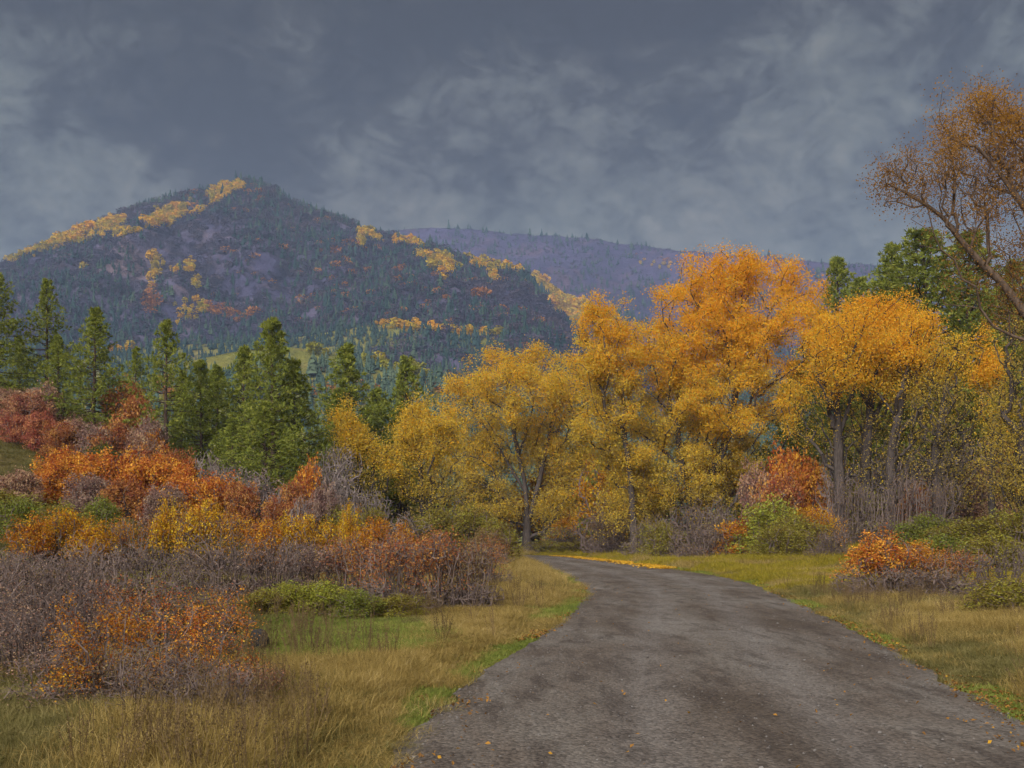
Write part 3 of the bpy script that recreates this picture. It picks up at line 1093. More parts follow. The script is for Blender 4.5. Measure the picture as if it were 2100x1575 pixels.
broadleaf(2100, 70, [(2085, 720, 50, 70, .4, .1), (2110, 820, 60, 80, .4, .2), (2080, 900, 55, 70, .5, .25), (2100, 1000, 70, 60, .5, .1), (2050, 960, 45, 50, .3, .1)],
          'tangled brown gold cottonwood cut by the right edge of view', 'tree', 31, 620, 6000, 0.19, group='bare stemmed cottonwoods on the right')
# big rusty tree leaning in from the right
broadleaf(2215, 46, [(2040, 240, 62, 46, 1.0, .85), (2085, 205, 45, 35, 1.0, .8), (1975, 280, 50, 36, .8, .7), (1850, 372, 55, 30, .75, .45), (1900, 410, 55, 40, .65, .4), (1960, 380, 55, 55, .55, .45),
                     (2050, 340, 70, 50, .5, .4), (2100, 400, 60, 60, .5, .4), (1925, 455, 45, 32, .5, .35), (1975, 470, 40, 40, .45, .4), (2010, 410, 40, 40, .4, .35), (1990, 560, 40, 50, .3, .5),
                     (2070, 560, 60, 60, .5, .35), (2110, 650, 60, 60, .5, .3), (2050, 620, 40, 40, .3, .4), (2150, 300, 80, 80, .6, .5), (2180, 480, 80, 80, .5, .4)],
          'large rust brown cottonwood with crooked limbs reaching in from the right', 'tree', 32, 1250, 15000, 0.13,
          limbs=[[(2215, 1130), (2200, 950), (2185, 800), (2160, 720), (2110, 650)], [(2160, 720), (2105, 650), (2050, 575), (1965, 492), (1940, 450), (1880, 410), (1820, 375)],
                 [(2200, 800), (2180, 600), (2130, 470), (2075, 395), (2040, 340), (2000, 300)], [(2075, 395), (1990, 385), (1950, 370)], [(2130, 470), (2140, 350), (2090, 250)]],
          mat=M_RUST, clump_r=0.50, per=15, rtip=0.0115, power=0.44, spread=0.36, bark=M_WARM, depth=0.9)


# ------------------------------------------------------------------ pines
def make_pine(seed, bare=0.12, wide=0.17, dens=1.0, irregular=0.25, H=16.0):
    """unit pine meshes in metres at height H"""
    r = np.random.default_rng(seed)
    zt = np.linspace(-0.3, H, 14)
    lean = np.cumsum(r.normal(size=(14, 2)) * 0.035, axis=0)
    axisp = np.column_stack([lean, zt])
    rad = 0.017 * H * (1 - zt.clip(0) / H) ** 0.9 + 0.012
    vt, ft = tubes(axisp[:-1], axisp[1:], rad[:-1], rad[1:], 8)
    Vb, Fb = [vt], [ft]
    off = len(vt)
    nb = int(80 * dens)
    tuftC, tuftD = [], []
    A, B, ra = [], [], []
    lop = [r.uniform(1 - irregular, 1 + irregular) for _ in range(9)]
    for i in range(nb):
        f = bare + (1 - bare) * ((i + r.uniform(0, 1)) / nb) ** 0.92
        f = min(f, 0.985)
        z = f * H
        q = (f - bare) / (1 - bare)
        prof = (1 - q) ** 0.78 * (0.55 + 0.45 * min(1, q / 0.16)) + 0.03
        ang = i * 2.399 + r.normal() * 0.4
        Lb = wide * H * prof * lop[int(((ang % 6.283) / 6.283 * 4)) + int(q * 4)] * r.uniform(0.65, 1.2)
        o = np.array([np.interp(z, zt, axisp[:, 0]), np.interp(z, zt, axisp[:, 1]), z])
        up = 0.15 + 0.55 * q - 0.25 * (1 - q)
        d = np.array([math.cos(ang), math.sin(ang), up])
        d /= np.linalg.norm(d)
        k = max(3, int(Lb / 0.45))
        p = o
        pts = [o]
        for j in range(k):
            dd = d + np.array([0, 0, -0.12 + 0.5 * (j / k) ** 2]) + r.normal(size=3) * 0.10
            p = p + dd / np.linalg.norm(dd) * Lb / k
            pts.append(p)
        pts = np.array(pts)
        A.append(pts[:-1])
        B.append(pts[1:])
        ra.append(np.linspace(0.03 + 0.012 * Lb, 0.012, k))
        for j in range(1, k + 1):
            fr = j / k
            if fr < 0.28 and Lb > 1:
                continue
            nt = 4 if fr < 0.9 else 5
            for _ in range(nt):
                side = r.normal(size=3) * np.array([1, 1, 0.35])
                side -= d * (side @ d)
                side = unit(side) * r.uniform(0.1, 0.62) * (0.35 + 0.5 * (1 - 0.6 * fr)) * min(1.4, 0.5 + Lb * 0.3)
                c = pts[j] + side + r.normal(size=3) * 0.06
                tuftC.append(c)
                tuftD.append(unit(side * 0.8 + d * 0.5 + np.array([0, 0, 0.35]) + r.normal(size=3) * 0.25))
    # leader
    for q in range(10):
        tuftC.append(np.array([axisp[-1, 0], axisp[-1, 1], H - 0.1 * q]) + r.normal(size=3) * 0.06)
        tuftD.append(unit(np.array([r.normal() * 0.5, r.normal() * 0.5, 1.0])))
    v, f = tubes(np.vstack(A), np.vstack(B), np.concatenate(ra), np.concatenate(ra) * 0.8, 3)
    me_t = mesh_np('trunk', np.vstack([vt, v]), [ft, f + off], M_PBARK, smooth=True)
    C = np.array(tuftC)
    D = np.array(tuftD)
    m = 8
    n = len(C)
    Cn = np.repeat(C, m, 0)
    Dn = unit(np.repeat(D, m, 0) + r.normal(size=(n * m, 3)) * 0.62)
    ln = r.uniform(0.22, 0.46, n * m)[:, None]
    w = unit(np.cross(Dn, r.normal(size=(n * m, 3)))) * r.uniform(0.03, 0.055, n * m)[:, None]
    tip = Cn + Dn * ln
    mid = Cn + Dn * ln * 0.55
    V = np.stack([Cn, mid + w, tip, mid - w], 1).reshape(-1, 3)
    Fq = np.arange(n * m * 4).reshape(-1, 4)
    tuft_t = np.clip(r.normal(size=n) * 0.2 + 0.5, 0, 1)
    tint = np.repeat(np.clip(np.repeat(tuft_t, m) + r.normal(size=n * m) * 0.15, 0, 1), 4)
    me_c = mesh_np('crown', V, [Fq], M_NEEDLE, {'tint': tint})
    return me_t, me_c


PINES = {
    'full': make_pine(401, 0.05, 0.29, 1.5, 0.3),
    'full2': make_pine(402, 0.06, 0.31, 1.45, 0.35),
    'mid': make_pine(403, 0.14, 0.24, 1.25, 0.35),
    'thin': make_pine(404, 0.28, 0.21, 0.85, 0.5),
    'ragged': make_pine(405, 0.22, 0.28, 0.95, 0.5),
}
PINES['big'] = make_pine(406, 0.10, 0.25, 2.3, 0.35, 26.0)
PINES['big2'] = make_pine(407, 0.08, 0.29, 2.5, 0.35, 26.0)
PH = {k: (26.0 if 'big' in k else 16.0) for k in PINES}


def pine(tip_px, tip_py, Y, kind, label, group, wmul=1.0, rz=0.0, base_drop=0.0):
    X = PX(tip_px, Y)
    gz = float(ground_h(X, Y)) - base_drop
    H = PZ(tip_py, Y) - gz
    e = empty('pine_tree', (X, Y, gz))
    e.rotation_euler = (0, 0, rz)
    s = H / PH[kind]
    e.scale = (s * wmul * 1.15, s * wmul * 1.15, s)
    t, c = PINES[kind]
    obj('trunk', t, e)
    obj('crown', c, e)
    tag(e, label, 'pine tree', group)


LEFTP = 'pines along the hillside'
RIGHTP = 'pines behind the cottonwoods'
for a in [
    (-8, 560, 92, 'full2', 'broad pine cut by the left edge of the photo', LEFTP, 1.0, 0.3),
    (97, 575, 96, 'ragged', 'tall gappy pine second from the left edge', LEFTP, 0.85, 1.0),
    (118, 690, 88, 'full', 'lower bushy pine in front of the tall gappy one at left', LEFTP, 0.95, 2.0),
    (40, 690, 100, 'full', 'mid height pine between the edge pine and the gappy pine', LEFTP, 1.0, 2.6),
    (191, 635, 86, 'mid', 'pointed pine standing above the red scrub at left', LEFTP, 1.0, 0.7),
    (277, 714, 96, 'thin', 'small thin pine just right of the pointed one', LEFTP, 0.85, 4.0),
    (338, 660, 82, 'thin', 'tall slender pine with a long bare lower trunk', LEFTP, 0.82, 5.0),
    (372, 762, 90, 'mid', 'short pine hugging the right of the bare trunked pine', LEFTP, 0.8, 1.2),
    (412, 742, 86, 'full2', 'bushy dark pine right of the slender bare trunked one', LEFTP, 0.95, 2.2),
    (446, 752, 90, 'full', 'second bushy pine left of the tallest one', LEFTP, 0.95, 3.1),
    (498, 714, 88, 'full', 'narrow pointed pine just left of the tallest pine', LEFTP, 0.85, 0.4),
    (560, 657, 84, 'full2', 'tallest dense green pine in the hillside row', LEFTP, 0.88, 1.9),
    (606, 742, 87, 'full', 'pine fused to the right side of the tallest pine', LEFTP, 1.0, 4.4),
    (545, 828, 72, 'full', 'bright green young pine in front of the tallest pine', LEFTP, 1.35, 5.5),
    (480, 860, 76, 'full2', 'low broad young pine left of the bright green one', LEFTP, 1.3, 0.2),
    (718, 710, 98, 'mid', 'separate pine rising behind the yellow topped cottonwood', LEFTP, 1.0, 2.9),
    (700, 800, 96, 'full', 'lower pine in the gap beside the yellow topped cottonwood', LEFTP, 1.0, 3.9),
    (835, 735, 102, 'ragged', 'blunt topped pine left of the rounded yellow cottonwood', LEFTP, 0.9, 0.8),
    (775, 800, 104, 'full2', 'small dark pine between the two separate right-hand ones', LEFTP, 1.0, 1.1),
    (820, 830, 100, 'full', 'low dark pine below the blunt topped one', LEFTP, 1.0, 5.1),
    (1716, 530, 125, 'big', 'narrow pine tip just right of the tallest cottonwood', RIGHTP, 0.8, 0.5),
    (1760, 572, 122, 'big2', 'lowest pine tip between two taller ones at right', RIGHTP, 0.8, 1.5),
    (1832, 506, 118, 'big', 'pointed pine above the rounded golden top', RIGHTP, 0.85, 2.5),
    (1898, 474, 108, 'big2', 'large broad pine under the crooked rusty limb', RIGHTP, 1.45, 3.5),
    (1985, 480, 104, 'big', 'olive lit pine behind the crooked rusty limb', RIGHTP, 1.3, 4.5),
    (2080, 540, 100, 'big2', 'dim pine behind the right edge branches', RIGHTP, 1.0, 5.5),
    (1640, 745, 112, 'full2', 'green pine showing through the gap between cottonwoods', RIGHTP, 1.0, 0.9),
    (1262, 880, 118, 'full', 'dark pine peeping low behind the tallest cottonwood', RIGHTP, 0.9, 2.0),
    (1880, 800, 112, 'full', 'low shaded pine behind the bare stemmed cottonwoods', RIGHTP, 1.2, 2.0),
]:
    pine(*a)


# ------------------------------------------------------------------ shrubs
def make_shrub(seed, nst=9, natt=260, nleaf=3600, lsize=0.05, spread=0.06, twig=M_TWIG, top=0.0, rt=0.0035, fill=0.35, mat=M_SHRUB, low=1.2, cap=3.4, ragged=False):
    """unit shrub: one metre wide and one metre tall. top>0 keeps the leaves to the upper part"""
    r = np.random.default_rng(seed)
    lob = []
    for i in range(7):
        a = i * 2.399 + r.uniform(0, 1)
        q = r.uniform(0.12, 0.34)
        lob.append((math.cos(a) * q, math.sin(a) * q, r.uniform(0.30, 0.80) if ragged else r.uniform(0.45, 0.74), r.uniform(0.15, 0.24), r.uniform(0.15, 0.24), r.uniform(0.18, 0.27), 1.0))
    lob.append((0, 0, 0.62, 0.22, 0.22, 0.34, 1.0))
    for i in range(5):
        a = i * 1.256 + r.uniform(0, 1)
        lob.append((math.cos(a) * 0.33, math.sin(a) * 0.33, 0.20, 0.21, 0.21, 0.2, low))
    att, _ = lobe_points(lob, natt, r, fill)
    att[:, 2] = np.clip(att[:, 2], 0.06, 1.0)
    lines = []
    for i in range(nst):
        a = i * 2.399
        q = r.uniform(0.06, 0.3)
        b = r.uniform(0.0, 0.26)
        ln = [(math.cos(a) * b, math.sin(a) * b, -0.04), (math.cos(a) * (b * 0.9 + q * 0.3), math.sin(a) * (b * 0.9 + q * 0.3), 0.24), (math.cos(a) * (q + b * 0.35), math.sin(a) * (q + b * 0.35), 0.5)]
        lines.append(ln)
    pos, par, tips = None, None, None
    # each stem starts at its own foot
    P, Q, T = [], [], []
    off = 0
    cent = np.array([l[-1] for l in lines])
    own = np.argmin(np.linalg.norm(att[:, None, :2] - cent[None, :, :2], axis=2), axis=1)
    Vs, Fs = [], []
    nv = 0
    tipall = []
    for i, ln in enumerate(lines):
        a = att[own == i]
        if len(a) < 2:
            continue
        p, q, tp = grow([ln], a, r, bias=0.12, step=0.085, wob=0.17)
        cnt = np.zeros(len(p))
        cnt[tp] += 1
        for k in range(len(p) - 1, 0, -1):
            cnt[q[k]] += cnt[k]
        rad = rt * np.minimum(np.maximum(cnt, 0.6) ** 0.42, cap)
        idx = np.arange(1, len(p))
        v, f = tubes(p[q[idx]], p[idx], rad[idx] * 1.1, rad[idx], 3)
        Vs.append(v)
        Fs.append(f + nv)
        nv += len(v)
        tipall.append(p[tp])
    me_s = mesh_np('stems', np.vstack(Vs), Fs, twig)
    tips = np.vstack(tipall)
    if nleaf == 0:
        return me_s, None
    w = (r.uniform(0.05, 1.4, len(tips)) ** 2 if ragged else r.uniform(0.3, 1.6, len(tips))) * (1.0 if top <= 0 else sstep(top - 0.18, top + 0.15, tips[:, 2]))
    w = w / w.sum()
    pick = r.choice(len(tips), nleaf, p=w)
    clump = np.clip(r.normal(size=len(tips)) * 0.22 + 0.5, 0, 1)
    C = tips[pick] + r.normal(size=(nleaf, 3)) * spread
    C[:, 2] = np.maximum(C[:, 2], 0.02)
    V, Fq = leaf_quads(C, lsize * r.uniform(0.6, 1.35, nleaf), r, 0.35)
    tint = np.repeat(np.clip(clump[pick] + r.normal(size=nleaf) * 0.15, 0, 1), 4)
    return me_s, mesh_np('foliage', V, [Fq], mat, {'tint': tint})


SH = {
    'oak0': make_shrub(501, 12, 420, 11000, 0.034, 0.042),
    'oak1': make_shrub(502, 12, 420, 11000, 0.034, 0.042),
    'oak2': make_shrub(503, 12, 480, 7500, 0.034, 0.040, fill=0.4),
    'grey0': make_shrub(511, 16, 900, 900, 0.030, 0.04, M_GTWIG, rt=0.0040, fill=0.3),
    'grey1': make_shrub(512, 16, 900, 700, 0.030, 0.04, M_GTWIG, rt=0.0040, fill=0.3),
    'yel0': make_shrub(521, 18, 800, 5600, 0.025, 0.04, ragged=True, top=0.42, low=2.0, cap=2.6),
    'yel1': make_shrub(522, 18, 800, 4800, 0.025, 0.04, ragged=True, top=0.36, low=2.0, cap=2.6),
    'twig0': make_shrub(531, 30, 1700, 1300, 0.020, 0.035, rt=0.0028, fill=0.1, low=4.0, cap=2.4),
    'twig1': make_shrub(532, 30, 1700, 1900, 0.020, 0.035, rt=0.0028, fill=0.1, low=4.0, cap=2.4),
    'twig2': make_shrub(533, 28, 1600, 3200, 0.022, 0.04, rt=0.0028, top=0.38, fill=0.15, low=4.0, cap=2.4),
    'ftwig0': make_shrub(561, 34, 2300, 3200, 0.015, 0.035, rt=0.0019, fill=0.1, low=4.0, cap=2.6),
    'ftwig1': make_shrub(562, 34, 2300, 3800, 0.015, 0.035, rt=0.0019, fill=0.1, low=4.0, cap=2.6),
    'ftwig2': make_shrub(563, 30, 2100, 3200, 0.019, 0.035, rt=0.0019, top=0.38, fill=0.15, low=4.0, cap=2.6),
    'green0': make_shrub(541, 14, 480, 10500, 0.030, 0.05),
    'green1': make_shrub(542, 14, 480, 9500, 0.030, 0.05, fill=0.2),
    'front': make_shrub(551, 22, 1300, 6500, 0.0155, 0.03, ragged=True, rt=0.0019, fill=0.1, top=0.30, low=3.0, cap=2.8),
}

COLR = {
    'orange': (0.62, 0.245, 0.05), 'rust': (0.42, 0.17, 0.065), 'red': (0.43, 0.20, 0.12), 'crimson': (0.47, 0.17, 0.10), 'pinkbrown': (0.42, 0.25, 0.17),
    'gold': (0.56, 0.27, 0.025), 'yellow': (0.58, 0.32, 0.03), 'amber': (0.52, 0.215, 0.03), 'olive': (0.27, 0.22, 0.045), 'lime': (0.32, 0.31, 0.05),
    'green': (0.22, 0.23, 0.045), 'dgreen': (0.10, 0.12, 0.03), 'brown': (0.26, 0.165, 0.08), 'mauve': (0.32, 0.205, 0.165), 'grey': (0.30, 0.235, 0.20),
}


def shrub(x0, x1, ytop, Y, kind, colour, label, group, cat='shrub', rz=0.0, name='shrub', hmin=0.5, deep=1.0):
    cx = 0.5 * (x0 + x1)
    X = PX(cx, Y)
    gz = float(ground_h(X, Y))
    Hh = max(hmin, PZ(ytop, Y) - gz)
    wd = (x1 - x0) / F * Y * 1.5
    e = empty(name, (X, Y, gz))
    e.rotation_euler = (0, 0, rz)
    e.scale = (wd, wd * deep, Hh)
    s, f = SH[kind]
    obj('stems', s, e)
    if f:
        fo = obj('foliage', f, e)
        c = COLR[colour]
        fo.color = (c[0], c[1], c[2], 1)
    tag(e, label, cat, group)


ORD = ['first', 'second', 'third', 'fourth', 'fifth', 'sixth', 'seventh', 'eighth', 'ninth', 'tenth', 'eleventh', 'twelfth', 'thirteenth', 'fourteenth', 'fifteenth', 'sixteenth']


def row(items, what, where, group, name='oak_shrub', cat='shrub'):
    """a row counted from the left; items sorted by their middle"""
    rr = random.Random(len(items) * 31 + len(what))
    items = sorted(items, key=lambda a: a[0] + a[1])
    words = {'orange': 'orange', 'rust': 'rust red', 'red': 'red', 'crimson': 'crimson', 'pinkbrown': 'pinkish brown', 'gold': 'golden', 'yellow': 'yellow', 'amber': 'amber', 'olive': 'olive',
             'lime': 'lime green', 'green': 'green', 'dgreen': 'dark green', 'brown': 'brown', 'mauve': 'mauve brown', 'grey': 'grey'}
    for i, it in enumerate(items):
        shrub(*it[:6], '%s %s, %s from the left %s' % (words[it[5]], what, ORD[i], where), group, cat, rz=rr.uniform(0, 6.28), name=name)


row([(-40, 40, 792, 84, 'oak0', 'pinkbrown'), (20, 90, 800, 82, 'oak1', 'red'), (60, 135, 782, 86, 'oak2', 'pinkbrown'), (5, 60, 842, 78, 'oak2', 'crimson'), (65, 120, 838, 78, 'oak0', 'crimson'),
     (100, 160, 862, 77, 'oak1', 'rust'), (120, 190, 850, 78, 'oak0', 'pinkbrown'), (160, 240, 862, 76, 'oak2', 'mauve'), (215, 290, 772, 88, 'oak1', 'rust'), (240, 320, 805, 85, 'oak0', 'rust'), (280, 335, 850, 80, 'oak1', 'mauve'),
     (200, 270, 862, 76, 'oak1', 'rust'), (250, 320, 872, 75, 'oak2', 'pinkbrown'), (292, 345, 880, 76, 'oak0', 'amber')],
    'oak shrub', 'in the scrub under the pines', 'oak scrub under the pines')
row([(-60, 10, 965, 60, 'oak2', 'pinkbrown'), (10, 70, 958, 60, 'oak1', 'pinkbrown'), (76, 150, 938, 63, 'oak0', 'orange'), (92, 180, 914, 66, 'oak1', 'orange'), (165, 255, 922, 66, 'oak0', 'orange'), (225, 310, 916, 66, 'oak1', 'orange'),
     (285, 375, 925, 66, 'oak1', 'orange'), (340, 425, 942, 65, 'oak0', 'orange'), (400, 480, 962, 64, 'oak2', 'orange'), (460, 520, 982, 63, 'oak1', 'rust'), (140, 220, 965, 61, 'oak2', 'mauve'), (230, 310, 975, 60, 'oak0', 'rust'),
     (310, 380, 990, 59, 'oak1', 'mauve'), (575, 640, 978, 64, 'oak0', 'rust'), (530, 590, 1010, 60, 'oak2', 'rust')],
    'oak shrub', 'in the long orange band', 'long orange band of oak')
row([(300, 370, 905, 70, 'oak1', 'rust'), (335, 400, 915, 70, 'oak2', 'rust')], 'oak shrub', 'at the foot of the bare trunked pine', 'oak at the bare trunked pine')
row([(385, 480, 920, 69, 'grey0', 'grey'), (440, 530, 940, 67, 'grey1', 'grey'), (490, 575, 955, 66, 'grey0', 'mauve'), (545, 620, 985, 64, 'grey1', 'mauve'), (590, 650, 1010, 60, 'grey0', 'mauve'), (640, 720, 892, 74, 'grey1', 'grey'),
     (660, 745, 960, 70, 'grey0', 'grey'), (730, 800, 985, 72, 'grey1', 'olive')],
    'leafless shrub', 'below the pines', 'bare twiggy shrubs below the pines', 'bare_shrub')
row([(612, 662, 930, 68, 'oak2', 'orange'), (640, 690, 985, 62, 'oak1', 'mauve')], 'oak shrub', 'tucked beside the pale bare shrub', 'oak beside the pale bare shrub')
row([(20, 110, 1048, 35, 'yel0', 'amber'), (90, 180, 1040, 36, 'yel1', 'gold'), (150, 240, 1058, 35, 'yel0', 'gold'), (225, 320, 1052, 36, 'twig2', 'amber'), (310, 385, 1010, 36, 'yel0', 'yellow'), (365, 450, 1020, 35, 'yel1', 'yellow'),
     (430, 520, 1040, 35, 'twig2', 'gold'), (500, 580, 1062, 34, 'yel1', 'amber'), (550, 630, 1046, 35, 'yel0', 'yellow'), (610, 700, 1052, 35, 'yel1', 'yellow'), (690, 745, 1022, 38, 'yel0', 'yellow'), (720, 800, 1058, 34, 'yel1', 'amber'),
     (790, 860, 1066, 33, 'yel0', 'amber'), (850, 920, 1085, 33, 'yel1', 'rust')],
    'willow shrub', 'in the bright willow row', 'bright willow row behind the thicket', 'willow_shrub')
row([(-90, 40, 1120, 18, 'twig0', 'brown'), (0, 120, 1128, 19, 'twig1', 'brown'), (70, 190, 1118, 24, 'twig0', 'mauve'), (150, 280, 1098, 24, 'twig1', 'mauve'), (240, 370, 1094, 24, 'twig0', 'brown'), (330, 450, 1112, 24, 'twig1', 'brown'),
     (410, 530, 1092, 24, 'twig0', 'mauve'), (500, 620, 1086, 24, 'twig1', 'mauve'), (580, 690, 1105, 25, 'twig2', 'mauve'), (660, 780, 1095, 25, 'twig2', 'rust'), (750, 870, 1082, 24, 'twig2', 'rust'), (835, 960, 1078, 24, 'twig2', 'rust'),
     (915, 1010, 1096, 24, 'twig2', 'brown'), (955, 1035, 1098, 33, 'twig2', 'rust')],
    'twiggy shrub', 'in the dark roadside thicket', 'dark thicket behind the roadside grass', 'twiggy_shrub')
row([(500, 580, 1205, 21.5, 'green1', 'olive'), (545, 640, 1190, 22.5, 'green0', 'lime'), (620, 720, 1186, 22.5, 'green1', 'lime'), (690, 770, 1205, 22, 'green0', 'green'), (770, 860, 1215, 22.2, 'green1', 'olive')],
    'leafy shrub', 'in the low fringe before the thicket', 'low green fringe before the thicket', 'leafy_shrub')
# the front left bush and its neighbours
shrub(140, 330, 1200, 9.9, 'front', 'amber', 'straggly orange leaved bush at front left, left half of the clump', 'front left clump', rz=0.5, name='straggly_bush')
shrub(310, 500, 1188, 10.2, 'front', 'orange', 'brighter orange leaved bush at front left beside the grey boulder', 'front left clump', rz=2.5, name='straggly_bush')
shrub(240, 440, 1300, 9.3, 'ftwig1', 'brown', 'low tangle of brown twigs in front of the orange leaved bush', 'front left clump', rz=1.5, name='twiggy_shrub', hmin=0.4)
shrub(450, 570, 1345, 9.6, 'ftwig2', 'red', 'small red leaved shrub low beside the boulder at front left', 'front left clump', rz=4.0, name='low_shrub', hmin=0.4)
shrub(-60, 130, 1235, 12.0, 'ftwig0', 'pinkbrown', 'grey twig shrub at the left edge with a few pink leaves', 'front left clump', rz=3.3, name='twiggy_shrub')
shrub(60, 250, 1300, 9.9, 'ftwig0', 'pinkbrown', 'low brown twigs at front left, left of the orange leaved bushes', 'front left clump', rz=5.0, name='twiggy_shrub', hmin=0.4)
shrub(330, 520, 1335, 8.9, 'ftwig0', 'brown', 'low brown twigs nearest the camera in the front left clump', 'front left clump', rz=0.2, name='twiggy_shrub', hmin=0.35)
row([(-90, 70, 1108, 15.5, 'ftwig0', 'mauve'), (20, 180, 1120, 16.5, 'ftwig1', 'mauve'), (120, 270, 1128, 17, 'ftwig0', 'brown'), (230, 380, 1135, 17.5, 'ftwig1', 'olive'), (340, 470, 1140, 18, 'ftwig0', 'brown'),
     (-60, 110, 1170, 13, 'ftwig1', 'pinkbrown'), (70, 230, 1175, 13.5, 'ftwig0', 'mauve'), (180, 330, 1165, 14, 'ftwig2', 'rust'), (300, 450, 1180, 14.5, 'ftwig1', 'olive'), (370, 470, 1190, 15, 'ftwig2', 'amber')],
    'twiggy bush', 'in the brush behind the front clump', 'brush behind the front left clump', 'twiggy_shrub')
# right side
shrub(1735, 1868, 1080, 30, 'yel0', 'orange', 'bright orange topped shrub standing right of the road', 'shrubs right of the road', rz=0.3, name='oak_shrub')
shrub(1845, 1935, 1105, 30.5, 'yel1', 'amber', 'amber topped shrub touching the bright orange one', 'shrubs right of the road', rz=1.3, name='oak_shrub')
shrub(1905, 2010, 1118, 29.5, 'twig2', 'rust', 'rusty thin shrub third along from the bright orange one', 'shrubs right of the road', rz=2.3, name='oak_shrub')
shrub(1760, 1900, 1150, 28.5, 'twig0', 'brown', 'low dark twigs below the bright orange topped shrub', 'shrubs right of the road', rz=4.3, name='twiggy_shrub')
shrub(1860, 2000, 1160, 27.8, 'twig1', 'brown', 'low dark twigs below the amber topped shrub', 'shrubs right of the road', rz=5.3, name='twiggy_shrub')
shrub(1990, 2120, 1100, 26, 'twig1', 'olive', 'olive brown shrub at the right edge above the verge', 'shrubs right of the road', rz=0.9, name='twiggy_shrub')
shrub(2010, 2140, 1180, 21, 'green1', 'olive', 'low olive shrub at the right edge nearest the road', 'shrubs right of the road', rz=1.9, name='leafy_shrub')
row([(1850, 1950, 1050, 60, 'green0', 'green'), (1920, 2020, 1060, 56, 'green1', 'olive'), (1990, 2100, 1045, 55, 'green0', 'olive'), (2060, 2160, 1030, 52, 'green1', 'olive'), (1880, 1990, 1090, 48, 'green1', 'green'), (1980, 2090, 1090, 44, 'green0', 'olive')],
    'leafy shrub', 'under the pale stout trunk', 'understorey at the right edge', 'leafy_shrub')
row([(1530, 1640, 1014, 74, 'green0', 'lime'), (1590, 1680, 1050, 70, 'green1', 'olive'), (1640, 1720, 1035, 72, 'yel1', 'gold'), (1660, 1745, 1080, 62, 'twig1', 'brown'), (1560, 1650, 1075, 66, 'green1', 'olive')],
    'leafy shrub', 'left of the three bare stems', 'clump left of the three bare stems', 'leafy_shrub')
row([(1555, 1640, 905, 92, 'oak0', 'orange'), (1610, 1695, 925, 91, 'oak1', 'orange'), (1560, 1640, 960, 88, 'oak2', 'rust'), (1520, 1590, 940, 92, 'oak2', 'pinkbrown')],
    'oak', 'in the red grove mid right', 'small red oak grove', 'oak_shrub', 'small tree')
row([(1860, 1930, 985, 82, 'oak1', 'rust'), (1975, 2060, 940, 84, 'oak2', 'pinkbrown'), (2020, 2100, 900, 88, 'oak0', 'rust')],
    'oak', 'behind the stout pale trunk', 'dull oaks behind the stout trunk', 'oak_shrub')
row([(1375, 1470, 1010, 84, 'twig0', 'brown'), (1440, 1530, 1030, 80, 'twig1', 'olive'), (1480, 1570, 1055, 76, 'oak2', 'amber'), (1400, 1500, 1070, 76, 'twig1', 'brown'), (1290, 1370, 1050, 92, 'twig1', 'olive'), (1205, 1290, 1045, 108, 'twig2', 'brown'),
     (1330, 1400, 1065, 86, 'green1', 'olive')],
    'twiggy shrub', 'at the tallest cottonwood', 'shrubs at the foot of the tallest cottonwood', 'twiggy_shrub')
row([(640, 730, 1030, 62, 'green1', 'olive'), (700, 790, 1040, 64, 'yel1', 'olive'), (780, 870, 1045, 70, 'grey0', 'brown'), (850, 940, 1035, 76, 'green0', 'olive'), (920, 1010, 1030, 80, 'green1', 'olive'), (975, 1050, 1060, 70, 'green1', 'olive'),
     (960, 1040, 1075, 60, 'yel0', 'brown'), (1130, 1220, 1040, 131, 'yel0', 'gold'), (1230, 1300, 985, 112, 'yel1', 'yellow'), (1120, 1190, 1075, 130, 'twig2', 'olive')],
    'understorey shrub', 'beneath the yellow cottonwoods', 'understorey beneath the yellow cottonwoods', 'leafy_shrub')
row([(-60, 60, 1000, 50, 'green1', 'olive'), (180, 240, 905, 73, 'green0', 'dgreen'), (180, 240, 1015, 52, 'green0', 'green'), (0, 90, 1015, 48, 'green1', 'green'), (80, 170, 1025, 46, 'green0', 'olive')],
    'leafy shrub', 'on the open grass of the slope', 'low green shrubs on the grass slope', 'leafy_shrub')
row([(1150, 1250, 1108, 122, 'green1', 'olive'), (1230, 1330, 1104, 118, 'green0', 'olive'), (1310, 1420, 1106, 108, 'green1', 'green'), (1400, 1500, 1112, 94, 'green0', 'olive'), (1080, 1170, 1106, 128, 'yel1', 'olive')],
    'verge shrub', 'along the far verge of the bend', 'low shrubs along the far verge', 'leafy_shrub')


